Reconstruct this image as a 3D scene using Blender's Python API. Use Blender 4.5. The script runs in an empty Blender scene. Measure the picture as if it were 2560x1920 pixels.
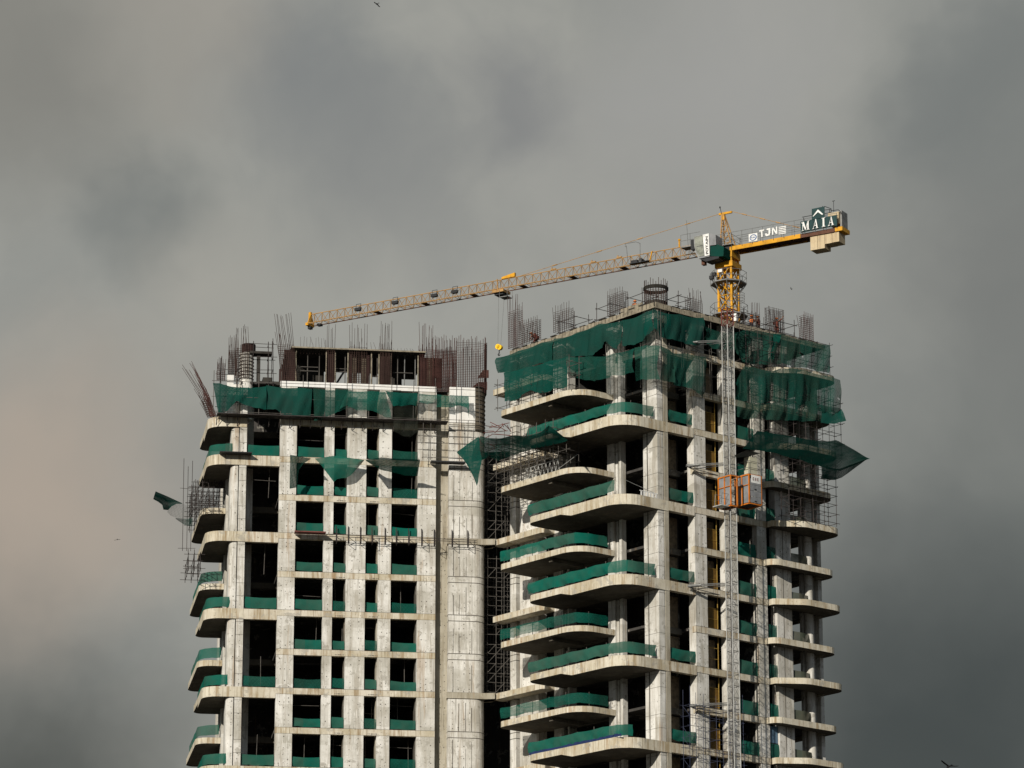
import bpy, bmesh, math, random
from mathutils import Vector, Matrix
random.seed(7)
R = math.radians
scene = bpy.context.scene
COL = scene.collection
# ---------------------------------------------------------------- camera
CAM_Z = 1.6
PITCH = R(16.0)
FPX = 9380.0                       # focal length in pixels of the 2560 px wide photograph
cam_d = bpy.data.cameras.new('camera'); cam = bpy.data.objects.new('camera', cam_d); COL.objects.link(cam)
cam.location = (0, 0, CAM_Z); cam.rotation_euler = (R(90) + PITCH, 0, 0)
cam_d.sensor_width = 36; cam_d.lens = 36 * FPX / 2560; cam_d.clip_start = 1; cam_d.clip_end = 6000
scene.camera = cam
scene.render.resolution_x = 1024; scene.render.resolution_y = 768
# ---------------------------------------------------------------- exposure
scene.view_settings.view_transform = 'Standard'; scene.view_settings.look = 'None'
scene.view_settings.exposure = 0.0; scene.view_settings.gamma = 1.0
scene.view_settings.use_curve_mapping = False
# ---------------------------------------------------------------- sun
SUN_AZ, SUN_EL = R(26), R(21)      # azimuth measured from straight behind the camera towards the left
sv = Vector((-math.sin(SUN_AZ) * math.cos(SUN_EL), -math.cos(SUN_AZ) * math.cos(SUN_EL), math.sin(SUN_EL)))
sun_d = bpy.data.lights.new('sun', 'SUN'); sun = bpy.data.objects.new('sun', sun_d); COL.objects.link(sun)
sun_d.energy = 4.6; sun_d.angle = R(0.6); sun_d.color = (1.0, 0.94, 0.845)
sun.rotation_euler = sv.to_track_quat('Z', 'Y').to_euler(); sun.location = (-60, -100, 200)

def pix_dir(x, y):
    cx = (x - 1280) / FPX; cy = (960 - y) / FPX
    return Vector((cx, math.cos(PITCH) - cy * math.sin(PITCH), math.sin(PITCH) + cy * math.cos(PITCH)))
# ---------------------------------------------------------------- world
class NT:
    def __init__(s, tree): s.t = tree; s.n = tree.nodes; s.l = tree.links
    def new(s, typ, **kw):
        n = s.n.new(typ)
        for k, v in kw.items(): setattr(n, k, v)
        return n
    def put(s, sock, v):
        if hasattr(v, 'is_linked') or isinstance(v, bpy.types.NodeSocket): s.l.new(v, sock)
        else:
            if hasattr(sock, 'default_value'):
                try: sock.default_value = v
                except Exception: sock.default_value = (*v, 1.0)
    def math(s, op, a, b=0.0, c=0.0, clamp=False):
        n = s.new('ShaderNodeMath', operation=op, use_clamp=clamp)
        s.put(n.inputs[0], a); s.put(n.inputs[1], b)
        if len(n.inputs) > 2: s.put(n.inputs[2], c)
        return n.outputs[0]
    def vmath(s, op, a, b=(0, 0, 0)):
        n = s.new('ShaderNodeVectorMath', operation=op); s.put(n.inputs[0], a)
        if op == 'SCALE': s.put(n.inputs['Scale'], b)
        else: s.put(n.inputs[1], b)
        return n.outputs['Value'] if op in ('LENGTH', 'DISTANCE', 'DOT_PRODUCT') else n.outputs[0]
    def noise(s, vec, scale, detail=4, rough=0.5, dist=0.0):
        n = s.new('ShaderNodeTexNoise'); s.put(n.inputs['Vector'], vec)
        n.inputs['Scale'].default_value = scale; n.inputs['Detail'].default_value = detail
        n.inputs['Roughness'].default_value = rough; n.inputs['Distortion'].default_value = dist
        return n
    def ramp(s, v, a, b, ta=0.0, tb=1.0, smooth=True):
        n = s.new('ShaderNodeMapRange'); n.interpolation_type = 'SMOOTHSTEP' if smooth else 'LINEAR'
        s.put(n.inputs[0], v); s.put(n.inputs[1], a); s.put(n.inputs[2], b); s.put(n.inputs[3], ta); s.put(n.inputs[4], tb)
        return n.outputs[0]
    def mix(s, f, a, b, mode='MIX'):
        n = s.new('ShaderNodeMix', data_type='RGBA', blend_type=mode)
        s.put(n.inputs[0], f)
        for i, v in ((6, a), (7, b)):
            if isinstance(v, (tuple, list)): n.inputs[i].default_value = (*v[:3], 1)
            else: s.put(n.inputs[i], v)
        return n.outputs[2]

W = bpy.data.worlds.new('World'); scene.world = W; W.use_nodes = True
w = NT(W.node_tree); w.n.clear()
out = w.new('ShaderNodeOutputWorld'); bg = w.new('ShaderNodeBackground'); w.l.new(bg.outputs[0], out.inputs[0])
sky = w.new('ShaderNodeTexSky', sky_type='NISHITA'); sky.sun_disc = False
sky.sun_elevation = SUN_EL; sky.sun_rotation = R(180) + SUN_AZ; sky.dust_density = 3.0
dirv = w.new('ShaderNodeTexCoord').outputs['Generated']
warp = w.noise(dirv, 9.0, 5, 0.55).outputs['Color']
warp = w.vmath('SCALE', w.vmath('SUBTRACT', warp, (0.5, 0.5, 0.5)), 0.085)
dw = w.vmath('ADD', dirv, warp)
# overcast: broad soft banks with patches of thinner and thicker cloud
n1 = w.noise(dw, 11.0, 5, 0.5).outputs['Fac']
n2 = w.noise(dw, 34.0, 5, 0.5).outputs['Fac']
cl = w.math('ADD', w.math('MULTIPLY', w.ramp(n1, 0.3, 0.7), 0.65), w.math('MULTIPLY', w.ramp(n2, 0.3, 0.7), 0.35))
n3 = w.noise(dw, 90.0, 6, 0.6).outputs['Fac']
cl = w.math('ADD', w.math('MULTIPLY', cl, 0.93), w.math('MULTIPLY', w.ramp(n3, 0.35, 0.65), 0.07))
base = w.mix(cl, (0.285, 0.290, 0.268), (0.378, 0.374, 0.336))
def patch(col, px, py, rad, tint, amt):
    global base
    d = pix_dir(px, py).normalized()
    dist = w.vmath('DISTANCE', dw, tuple(d))
    edge = w.math('MULTIPLY', w.math('SUBTRACT', n2, 0.5), (0.6 * rad if rad < 440 else 0) / FPX)
    f = w.math('MULTIPLY', w.ramp(w.math('ADD', dist, edge), rad * 0.12 / FPX, rad / FPX, 1.0, 0.0), amt)
    return w.mix(f, col, tint)
for px, py, rad, tint, amt in (
    (790, 320, 400, (0.205, 0.215, 0.215), 0.85), (1240, 200, 280, (0.195, 0.20, 0.205), 0.7), (1050, 460, 330, (0.235, 0.24, 0.235), 0.6), (235, 510, 250, (0.17, 0.185, 0.178), 0.8), (560, 1020, 300, (0.26, 0.265, 0.245), 0.5),
    (2380, 150, 260, (0.16, 0.175, 0.172), 0.55), (0, 60, 620, (0.19, 0.18, 0.155), 0.6), (450, 90, 330, (0.35, 0.32, 0.275), 0.5),
    (120, 1200, 560, (0.44, 0.365, 0.295), 0.85), (420, 720, 330, (0.41, 0.39, 0.34), 0.6), (1700, 300, 620, (0.345, 0.34, 0.32), 0.55), (800, 680, 560, (0.38, 0.375, 0.335), 0.5),
    (2100, 800, 420, (0.30, 0.30, 0.28), 0.3), (2560, 300, 460, (0.17, 0.18, 0.17), 0.6),
    (2650, 1350, 900, (0.13, 0.14, 0.13), 0.8), (1800, 120, 420, (0.37, 0.365, 0.35), 0.5), (2450, 1980, 950, (0.045, 0.052, 0.049), 0.93), (60, 2080, 860, (0.055, 0.058, 0.050), 0.93),
    (2640, 700, 520, (0.17, 0.175, 0.165), 0.7)):
    base = patch(base, px, py, rad, tint, amt)
# sky behind and above the viewer: unseen, its blue fill shaped for the shaded concrete
sep = w.new('ShaderNodeSeparateXYZ'); w.l.new(dirv, sep.inputs[0])
away = w.ramp(sep.outputs['Y'], -0.6, 0.75, 1.0, 0.0)
base = w.mix(w.math('MULTIPLY', away, 0.85), base, (0.16, 0.215, 0.285))
low = w.ramp(sep.outputs['Z'], -0.02, 0.06, 0.0, 1.0)
base = w.mix(low, (0.07, 0.07, 0.065), base)
skyc = w.vmath('SCALE', sky.outputs[0], 0.05)
fin = w.mix(0.06, base, skyc)
w.l.new(fin, bg.inputs['Color']); bg.inputs['Strength'].default_value = 1.0

# ---------------------------------------------------------------- materials
def mat_new(name):
    m = bpy.data.materials.new(name); m.use_nodes = True
    t = NT(m.node_tree); t.n.clear()
    o = t.new('ShaderNodeOutputMaterial'); return m, t, o
def bsdf(t, o, col, rough=0.8, metal=0.0, bump=None, bs=0.3, bd=0.02):
    b = t.new('ShaderNodeBsdfPrincipled')
    if isinstance(col, tuple): b.inputs['Base Color'].default_value = (*col, 1)
    else: t.l.new(col, b.inputs['Base Color'])
    t.put(b.inputs['Roughness'], rough); b.inputs['Metallic'].default_value = metal
    b.inputs['Specular IOR Level'].default_value = 0.25
    if bump is not None:
        bn = t.new('ShaderNodeBump'); bn.inputs['Strength'].default_value = bs; bn.inputs['Distance'].default_value = bd
        t.l.new(bump, bn.inputs['Height']); t.l.new(bn.outputs[0], b.inputs['Normal'])
    t.l.new(b.outputs[0], o.inputs['Surface']); return b
def concrete(name, light, mid, stain, streak=0.5, lift=0.5, spots=0.3):
    m, t, o = mat_new(name)
    pos = t.new('ShaderNodeNewGeometry').outputs['Position']
    info = t.new('ShaderNodeObjectInfo')
    sp = t.new('ShaderNodeSeparateXYZ'); t.l.new(pos, sp.inputs[0])
    wob = t.math('MULTIPLY', t.noise(pos, 0.9, 3, 0.5).outputs['Fac'], 0.5)
    # tone of each pour: changes at every lift and from member to member
    zz = t.math('FLOOR', t.math('DIVIDE', t.math('ADD', t.math('SUBTRACT', sp.outputs['Z'], 61.9), wob), 1.65))
    cb = t.new('ShaderNodeCombineXYZ'); t.l.new(zz, cb.inputs[0]); t.l.new(info.outputs['Random'], cb.inputs[1])
    t.put(cb.inputs[2], t.math('FLOOR', t.math('DIVIDE', sp.outputs['X'], 1.9)))
    wn = t.new('ShaderNodeTexWhiteNoise', noise_dimensions='3D'); t.l.new(cb.outputs[0], wn.inputs['Vector'])
    nb = t.noise(pos, 0.45, 6, 0.62).outputs['Fac']; nf = t.noise(pos, 5.0, 6, 0.7).outputs['Fac']
    fac = t.math('ADD', t.math('MULTIPLY', wn.outputs['Value'], lift), t.math('MULTIPLY', t.ramp(nb, 0.36, 0.62), 1 - lift))
    c = t.mix(fac, mid, light)
    # vertical run-off streaks, narrow and broad
    s1 = t.noise(t.vmath('MULTIPLY', pos, (1.0, 1.0, 0.10)), 2.3, 5, 0.65).outputs['Fac']
    s2 = t.noise(t.vmath('MULTIPLY', pos, (1, 1, 0.04)), 6.5, 4, 0.65).outputs['Fac']
    c = t.mix(t.math('MULTIPLY', t.ramp(s1, 0.47, 0.66), streak), c, stain)
    c = t.mix(t.math('MULTIPLY', t.ramp(s2, 0.54, 0.70), streak * 0.9), c, tuple(x * 0.62 for x in stain))
    c = t.mix(t.math('MULTIPLY', t.ramp(t.noise(t.vmath('MULTIPLY', pos, (1, 1, .15)), 4.0, 3, .6).outputs['Fac'], 0.58, 0.70), streak * 0.8), c, tuple(min(.8, x * 1.15) for x in light))
    # grey cement smears and patch repairs with hard edges
    c = t.mix(t.math('MULTIPLY', t.ramp(t.noise(pos, 1.15, 6, 0.72, 0.4).outputs['Fac'], 0.575, 0.60), spots * 1.3), c, (0.33, 0.31, 0.265))
    c = t.mix(t.math('MULTIPLY', t.ramp(t.noise(t.vmath('ADD', pos, (31, 7, 3)), 2.4, 6, 0.75).outputs['Fac'], 0.62, 0.66), spots * 1.4), c, tuple(x * 0.5 for x in stain))
    c = t.mix(t.math('MULTIPLY', t.ramp(nf, 0.50, 0.78), 0.22), c, tuple(x * 0.5 for x in stain))
    fr = t.math('FRACT', t.math('DIVIDE', t.math('SUBTRACT', sp.outputs['Z'], 63.0), 1.1))
    c = t.mix(t.math('MULTIPLY', t.ramp(fr, 0.985, 1.0, 0.0, 1.0), t.math('MULTIPLY', t.ramp(nb, .4, .6), 0.55)), c, tuple(x * 0.5 for x in stain))
    rs = t.noise(t.vmath('MULTIPLY', t.vmath('ADD', pos, (9, 4, 0)), (1, 1, .07)), 1.6, 4, .6).outputs['Fac']
    c = t.mix(t.math('MULTIPLY', t.ramp(rs, 0.60, 0.68), streak * 0.7), c, (0.30, 0.19, 0.095))
    bsdf(t, o, c, 0.93, 0, nf, 0.3, 0.03)
    return m
M = {}
M['pier'] = concrete('pale_concrete', (0.70, 0.68, 0.63), (0.38, 0.36, 0.305), (0.33, 0.295, 0.235), 0.6, 0.5, 0.55)
M['beam'] = concrete('stained_concrete', (0.60, 0.555, 0.46), (0.42, 0.365, 0.255), (0.27, 0.19, 0.10), 0.8, 0.25, 0.5)
M['slab'] = concrete('balcony_concrete', (0.60, 0.555, 0.45), (0.44, 0.385, 0.275), (0.30, 0.225, 0.125), 0.8, 0.3, 0.5)
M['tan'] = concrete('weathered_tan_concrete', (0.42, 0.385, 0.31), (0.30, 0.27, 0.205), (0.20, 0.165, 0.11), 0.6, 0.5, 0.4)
M['white'] = concrete('fresh_white_concrete', (0.76, 0.75, 0.72), (0.70, 0.68, 0.63), (0.55, 0.52, 0.45), 0.25, 0.4, 0.12)
M['inside'] = concrete('shade_dark_interior', (0.065, 0.06, 0.055), (0.045, 0.042, 0.038), (0.03, 0.028, 0.024), 0.4, 0.3, 0.4)  # bare concrete with the gloom of unlit rooms put into its colour
def worn(name, col, rust, amt=0.6):
    m, t, o = mat_new(name); pos = t.new('ShaderNodeNewGeometry').outputs['Position']
    c = t.mix(t.ramp(t.noise(pos, 1.3, 5, 0.6).outputs['Fac'], 0.35, 0.7), col, tuple(x * 0.72 for x in col))
    c = t.mix(t.math('MULTIPLY', t.ramp(t.noise(t.vmath('MULTIPLY', pos, (1, 1, .35)), 5.5, 6, 0.7).outputs['Fac'], 0.55, 0.66), amt), c, rust)
    bsdf(t, o, c, 0.6); return m
M['screed'] = concrete('low_bounce_floor_screed', (0.055, 0.05, 0.042), (0.04, 0.036, 0.03), (0.03, 0.025, 0.02), 0.3, 0.2, 0.1)  # floor tops kept near black to hold bounced light off the soffits
M['innerc'] = concrete('shade_dark_inner_concrete', (0.12, 0.11, 0.09), (0.08, 0.072, 0.058), (0.06, 0.05, 0.035), 0.4, 0.3, 0.2)  # darkened copy of the concrete, painting the shade deep in the bays
M['soffit'] = concrete('shade_dark_soffit', (0.13, 0.115, 0.09), (0.075, 0.066, 0.05), (0.045, 0.036, 0.026), 0.3, 0.2, 0.12)  # slab concrete with the shade under the slabs put into its colour
def simple(name, col, rough=0.7, metal=0.0, var=0.25, sc=2.0):
    m, t, o = mat_new(name); pos = t.new('ShaderNodeNewGeometry').outputs['Position']
    n = t.noise(pos, sc, 5, 0.6).outputs['Fac']
    c = t.mix(t.ramp(n, 0.35, 0.7), col, tuple(x * (1 - var) for x in col))
    bsdf(t, o, c, rough, metal); return m
M['rebar'] = simple('rusty_steel_bar', (0.058, 0.033, 0.026), 0.85, 0, 0.5, 1.2)
M['rebar_red'] = simple('red_rusty_steel_bar', (0.075, 0.032, 0.026), 0.85, 0, 0.5, 1.2)
M['pipe'] = simple('scaffold_tube_steel', (0.11, 0.10, 0.088), 0.7, 0.0, 0.5, 1.5)
M['dark_pipe'] = simple('dark_painted_steel', (0.055, 0.045, 0.042), 0.7, 0.0, 0.5, 1.5)
M['pipe_red'] = simple('red_oxide_steel', (0.16, 0.05, 0.04), 0.7, 0, 0.4)
M['galv'] = simple('galvanised_steel', (0.50, 0.50, 0.47), 0.5, 0.2, 0.35, 3)
M['galv_dark'] = simple('dull_grey_steel', (0.24, 0.24, 0.23), 0.55, 0.25, 0.4, 3)
M['yellow'] = worn('crane_yellow_paint', (0.66, 0.32, 0.016), (0.22, 0.10, 0.03))
M['yellow_old'] = worn('faded_crane_yellow_paint', (0.42, 0.245, 0.09), (0.17, 0.075, 0.035), 0.8)
M['hook'] = simple('bright_hook_yellow_paint', (0.85, 0.52, 0.02), 0.5, 0, 0.1)
M['chord'] = simple('rust_brown_chord', (0.12, 0.055, 0.035), 0.8, 0, 0.3)
M['black'] = simple('black_steel', (0.025, 0.026, 0.028), 0.6, 0, 0.3)
M['hole'] = simple('tie_hole_shadow_plug', (0.09, 0.08, 0.065), 0.95, 0, 0.3)
M['groove'] = simple('dirty_joint_mortar', (0.13, 0.12, 0.10), 0.95, 0, 0.4)
M['shutter'] = simple('film_faced_red_brown_plywood', (0.040, 0.018, 0.015), 0.75, 0, 0.5, 1.0)
M['oldform'] = simple('weathered_brown_formwork', (0.115, 0.095, 0.068), 0.9, 0, 0.6, 1.6)
M['deck'] = simple('timber_formwork', (0.30, 0.26, 0.19), 0.9, 0, 0.5, 2.5)
M['darkdeck'] = simple('dark_wet_formwork', (0.04, 0.036, 0.03), 0.9, 0, 0.4, 2.0)
M['block'] = simple('brown_blockwork', (0.24, 0.185, 0.12), 0.95, 0, 0.45, 3.5)
M['cwt'] = concrete('beige_concrete_ballast', (0.56, 0.45, 0.29), (0.45, 0.35, 0.21), (0.30, 0.21, 0.12), 0.4, 0.3, 0.3)
M['signgreen'] = simple('dark_green_sign_sheet', (0.012, 0.045, 0.045), 0.6, 0, 0.3)
M['signwhite'] = worn('white_lettering', (0.80, 0.79, 0.75), (0.50, 0.48, 0.44), 0.5)
M['signblue'] = simple('blue_lettering', (0.05, 0.12, 0.28), 0.5, 0, 0.1)
M['ink'] = simple('black_lettering', (0.02, 0.02, 0.022), 0.5, 0, 0.1)
M['orange'] = worn('hoist_orange_paint', (0.58, 0.17, 0.016), (0.25, 0.09, 0.03))
M['panel'] = worn('grey_sheet_panel', (0.23, 0.235, 0.24), (0.14, 0.135, 0.12))
M['beige'] = simple('pale_machine_box', (0.50, 0.48, 0.36), 0.6, 0, 0.15)
M['gate'] = simple('ochre_landing_gate', (0.16, 0.085, 0.012), 0.7, 0, 0.4)
M['gatefr'] = simple('yellow_gate_frame', (0.36, 0.23, 0.05), 0.7, 0, 0.3)
M['skin'] = simple('brown_skin', (0.16, 0.08, 0.05), 0.7)
M['workwear'] = simple('dark_red_workwear', (0.12, 0.035, 0.025), 0.9)
M['hivis'] = simple('orange_hi_vis_vest', (0.70, 0.20, 0.06), 0.8)
M['navy'] = simple('navy_trousers', (0.02, 0.025, 0.045), 0.9)
M['helmet'] = simple('orange_helmet', (0.60, 0.17, 0.03), 0.5)
M['feather'] = simple('dark_feathers', (0.02, 0.02, 0.022), 0.8)
M['ground'] = simple('dusty_ground', (0.06, 0.055, 0.045), 0.95, 0, 0.4, 0.05)
M['bluepipe'] = simple('blue_grey_painted_tube', (0.045, 0.052, 0.085), 0.6, 0, 0.3)
M['cabglass'] = simple('dusty_grey_green_cab_glass', (0.30, 0.31, 0.26), 0.15, 0, 0.5, 2.5)
M['sack'] = simple('blue_tarpaulin', (0.015, 0.03, 0.10), 0.7)
def glass_mat():
    m, t, o = mat_new('blue_tinted_glazing')
    bsdf(t, o, (0.10, 0.17, 0.24), 0.25); return m
M['glass'] = glass_mat()
def net_mat(name, col, opaque, holes=0.0, weave=True, col2=None):
    m, t, o = mat_new(name); pos = t.new('ShaderNodeNewGeometry').outputs['Position']
    info = t.new('ShaderNodeObjectInfo')
    n = t.noise(pos, 0.9, 5, 0.6).outputs['Fac']
    seam = t.new('ShaderNodeSeparateXYZ'); t.l.new(pos, seam.inputs[0])
    sw = t.new('ShaderNodeTexWhiteNoise', noise_dimensions='1D'); t.l.new(t.math('ADD', t.math('FLOOR', t.math('DIVIDE', t.math('ADD', seam.outputs['X'], seam.outputs['Y']), 2.6)), t.math('MULTIPLY', info.outputs['Random'], 37.0)), sw.inputs['W'])
    f = t.math('ADD', t.math('MULTIPLY', sw.outputs['Value'], 0.6), t.math('MULTIPLY', t.ramp(n, 0.3, 0.7), 0.4))
    c = t.mix(f, col, col2 or (col[0] * 2.0 + 0.012, col[1] * 0.72, col[2] * 0.80))
    d = t.new('ShaderNodeBsdfDiffuse'); t.l.new(c, d.inputs[0])
    tr = t.new('ShaderNodeBsdfTranslucent'); t.l.new(c, tr.inputs[0])
    m1 = t.new('ShaderNodeMixShader'); m1.inputs[0].default_value = 0.30; t.l.new(d.outputs[0], m1.inputs[1]); t.l.new(tr.outputs[0], m1.inputs[2])
    tp = t.new('ShaderNodeBsdfTransparent')
    # thickness of the knit varies; threads run both ways
    op = t.ramp(t.noise(pos, 0.35, 4, 0.6).outputs['Fac'], 0.3, 0.7, opaque - 0.12, min(1, opaque + 0.12))
    if weave:
        sp = t.new('ShaderNodeSeparateXYZ'); t.l.new(pos, sp.inputs[0])
        h = t.math('ADD', sp.outputs['X'], sp.outputs['Y'])
        w1 = t.math('ABSOLUTE', t.math('SINE', t.math('MULTIPLY', t.math('ADD', h, sp.outputs['Z']), 9.0)))
        w2 = t.math('ABSOLUTE', t.math('SINE', t.math('MULTIPLY', t.math('SUBTRACT', h, sp.outputs['Z']), 9.0)))
        op = t.math('ADD', op, t.math('MULTIPLY', t.math('ADD', t.ramp(w1, 0.3, 0.0), t.ramp(w2, 0.3, 0.0)), 0.16), clamp=True)
    if holes > 0:
        hn = t.noise(pos, 0.8, 3, 0.5).outputs['Fac']
        op = t.math('MULTIPLY', op, t.ramp(hn, 0.70, 0.72, 1.0, 1 - holes))
    m2 = t.new('ShaderNodeMixShader'); t.l.new(op, m2.inputs[0]); t.l.new(tp.outputs[0], m2.inputs[1]); t.l.new(m1.outputs[0], m2.inputs[2])
    t.l.new(m2.outputs[0], o.inputs['Surface']); return m
M['net'] = net_mat('green_safety_net', (0.004, 0.145, 0.104), 0.92, 0, False, (0.055, 0.125, 0.092))
M['net_thin'] = net_mat('thin_green_safety_net', (0.006, 0.110, 0.080), 0.68, 0, True, (0.03, 0.098, 0.072))
M['net_big'] = net_mat('heavy_green_debris_net', (0.004, 0.080, 0.060), 0.93, 0.0, True, (0.020, 0.062, 0.050))
M['net_mesh'] = net_mat('sheer_green_debris_net', (0.010, 0.080, 0.060), 0.76, 0.9, True, (0.03, 0.062, 0.045))
M['net_grey'] = net_mat('sheer_grey_knotted_net', (0.040, 0.048, 0.040), 0.26, 0, True, (0.05, 0.055, 0.042))
M['net_olive'] = net_mat('faded_olive_net', (0.085, 0.105, 0.078), 0.95, 0, False, (0.12, 0.115, 0.085))

# ---------------------------------------------------------------- mesh helpers
class Frame:
    """local plan frame: point(u, v, z) -> world"""
    def __init__(s, o, e1, e2): s.o = Vector(o); s.e1 = Vector(e1); s.e2 = Vector(e2)
    def p(s, u, v, z): return Vector((s.o.x + s.e1.x * u + s.e2.x * v, s.o.y + s.e1.y * u + s.e2.y * v, z))
    def on(s, x, y, axis, val):
        """where the sight line of photo point x,y meets the vertical plane axis == val: (other coordinate, z)"""
        r = pix_dir(x, y); ax, ot = (s.e1, s.e2) if axis == 0 else (s.e2, s.e1)
        k = (val + s.o.x * ax.x + s.o.y * ax.y) / (r.x * ax.x + r.y * ax.y)
        return (r.x * k - s.o.x) * ot.x + (r.y * k - s.o.y) * ot.y, r.z * k + CAM_Z
    def pt(s, x, y, axis, val):
        q, z = s.on(x, y, axis, val)
        return s.p(val, q, z) if axis == 0 else s.p(q, val, z)
class MB:
    def __init__(s): s.v = []; s.f = []; s.m = []; s.mi = 0
    def quadface(s, pts):
        b = len(s.v); s.v += [Vector(p) for p in pts]; s.f.append(tuple(range(b, b + len(pts)))); s.m.append(s.mi); return s
    def hexa(s, p):
        b = len(s.v); s.v += [Vector(q) for q in p]
        for f in ((0, 3, 2, 1), (4, 5, 6, 7), (0, 1, 5, 4), (1, 2, 6, 5), (2, 3, 7, 6), (3, 0, 4, 7)):
            s.f.append(tuple(b + i for i in f)); s.m.append(s.mi)
        return s
    def box(s, F, u0, u1, v0, v1, z0, z1):
        return s.hexa([F.p(u0, v0, z0), F.p(u1, v0, z0), F.p(u1, v1, z0), F.p(u0, v1, z0), F.p(u0, v0, z1), F.p(u1, v0, z1), F.p(u1, v1, z1), F.p(u0, v1, z1)])
    def prism(s, F, poly, z0, z1, tb=None):
        b = len(s.v); n = len(poly)
        z0f = z0 if callable(z0) else (lambda u, v: z0)
        s.v += [F.p(u, v, z0f(u, v)) for u, v in poly] + [F.p(u, v, z1) for u, v in poly]
        s.f.append(tuple(range(b, b + n))[::-1]); s.f.append(tuple(range(b + n, b + 2 * n))); s.m += ([s.mi] * 2 if tb is None else [tb[1], tb[0]])
        for i in range(n):
            j = (i + 1) % n; s.f.append((b + i, b + j, b + n + j, b + n + i)); s.m.append(s.mi)
        return s
    def bar(s, p, q, r, n=4, r2=None):
        p = Vector(p); q = Vector(q); d = q - p
        if d.length < 1e-6: return s
        d.normalize(); a = d.orthogonal().normalized(); c = d.cross(a); b = len(s.v); r2 = r if r2 is None else r2
        for e, rr in ((p, r), (q, r2)):
            for i in range(n):
                t = 2 * math.pi * (i + 0.5) / n; s.v.append(e + (a * math.cos(t) + c * math.sin(t)) * rr)
        for i in range(n):
            j = (i + 1) % n; s.f.append((b + i, b + j, b + n + j, b + n + i)); s.m.append(s.mi)
        s.f.append(tuple(range(b, b + n))[::-1]); s.f.append(tuple(range(b + n, b + 2 * n))); s.m += [s.mi] * 2
        return s
    def path(s, pts, r, n=4):
        for a, b in zip(pts, pts[1:]): s.bar(a, b, r, n)
        return s
    def build(s, name, mats, parent=None, smooth=False, recalc=True):
        if not isinstance(mats, (list, tuple)): mats = [mats]
        if parent is not None: org = Vector(parent['_o'])
        else:
            xs = [v.x for v in s.v]; ys = [v.y for v in s.v]; zs = [v.z for v in s.v]
            org = Vector(((min(xs) + max(xs)) / 2, (min(ys) + max(ys)) / 2, min(zs)))
        me = bpy.data.meshes.new(name)
        me.from_pydata([tuple(v - org) for v in s.v], [], s.f)
        for m in mats: me.materials.append(M[m] if isinstance(m, str) else m)
        for i, p in enumerate(me.polygons): p.material_index = s.m[i]; p.use_smooth = smooth
        if recalc:
            bm = bmesh.new(); bm.from_mesh(me); bmesh.ops.recalc_face_normals(bm, faces=bm.faces); bm.to_mesh(me); bm.free()
        me.update()
        o = bpy.data.objects.new(name, me); COL.objects.link(o)
        if parent is not None:
            o.parent = parent; o['_o'] = tuple(org)
            ORPH.append(o)
        else: o.location = org; o['_o'] = tuple(org); ORPH.append(o)
        return o
ORPH = []
def thing(name, label, cat, loc, group=None):
    o = bpy.data.objects.new(name, None); COL.objects.link(o); o.empty_display_size = 0.5
    o.location = loc; o['_o'] = tuple(loc); o['label'] = label; o['category'] = cat
    if group: o['group'] = group
    ORPH.append(o); return o
def tag(o, label, cat, group=None):
    o['label'] = label; o['category'] = cat
    if group: o['group'] = group
    return o
def roundpoly(pts, rads, seg=7):
    res = []; n = len(pts)
    for i, (p, r) in enumerate(zip(pts, rads)):
        p = Vector(p)
        if r <= 0: res.append(tuple(p)); continue
        a = (Vector(pts[i - 1]) - p).normalized(); b = (Vector(pts[(i + 1) % n]) - p).normalized()
        ang = a.angle(b); t = r / math.tan(ang / 2)
        s0 = p + a * t; s1 = p + b * t
        c = p + (a + b).normalized() * (r / math.sin(ang / 2))
        v0 = s0 - c; v1 = s1 - c; tot = v0.angle_signed(v1) if hasattr(v0, 'angle_signed') else v0.angle(v1)
        crs = v0.x * v1.y - v0.y * v1.x; tot = abs(tot) * (1 if crs > 0 else -1)
        for k in range(seg + 1):
            th = tot * k / seg; cs, sn = math.cos(th), math.sin(th)
            q = c + Vector((v0.x * cs - v0.y * sn, v0.x * sn + v0.y * cs)); res.append(tuple(q))
    return res
def smooth_noise(x, seed): 
    return math.sin(x * 1.7 + seed) * 0.5 + math.sin(x * 3.9 + seed * 2.3) * 0.3 + math.sin(x * 8.1 + seed * 0.7) * 0.2
def resample(pts, n):
    pts = [Vector(p) for p in pts]; d = [0]
    for a, b in zip(pts, pts[1:]): d.append(d[-1] + (b - a).length)
    res = []
    for i in range(n + 1):
        t = d[-1] * i / n; j = 0
        while j < len(d) - 2 and d[j + 1] < t: j += 1
        k = 0 if d[j + 1] == d[j] else (t - d[j]) / (d[j + 1] - d[j]); res.append(pts[j].lerp(pts[j + 1], k))
    return res
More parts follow.
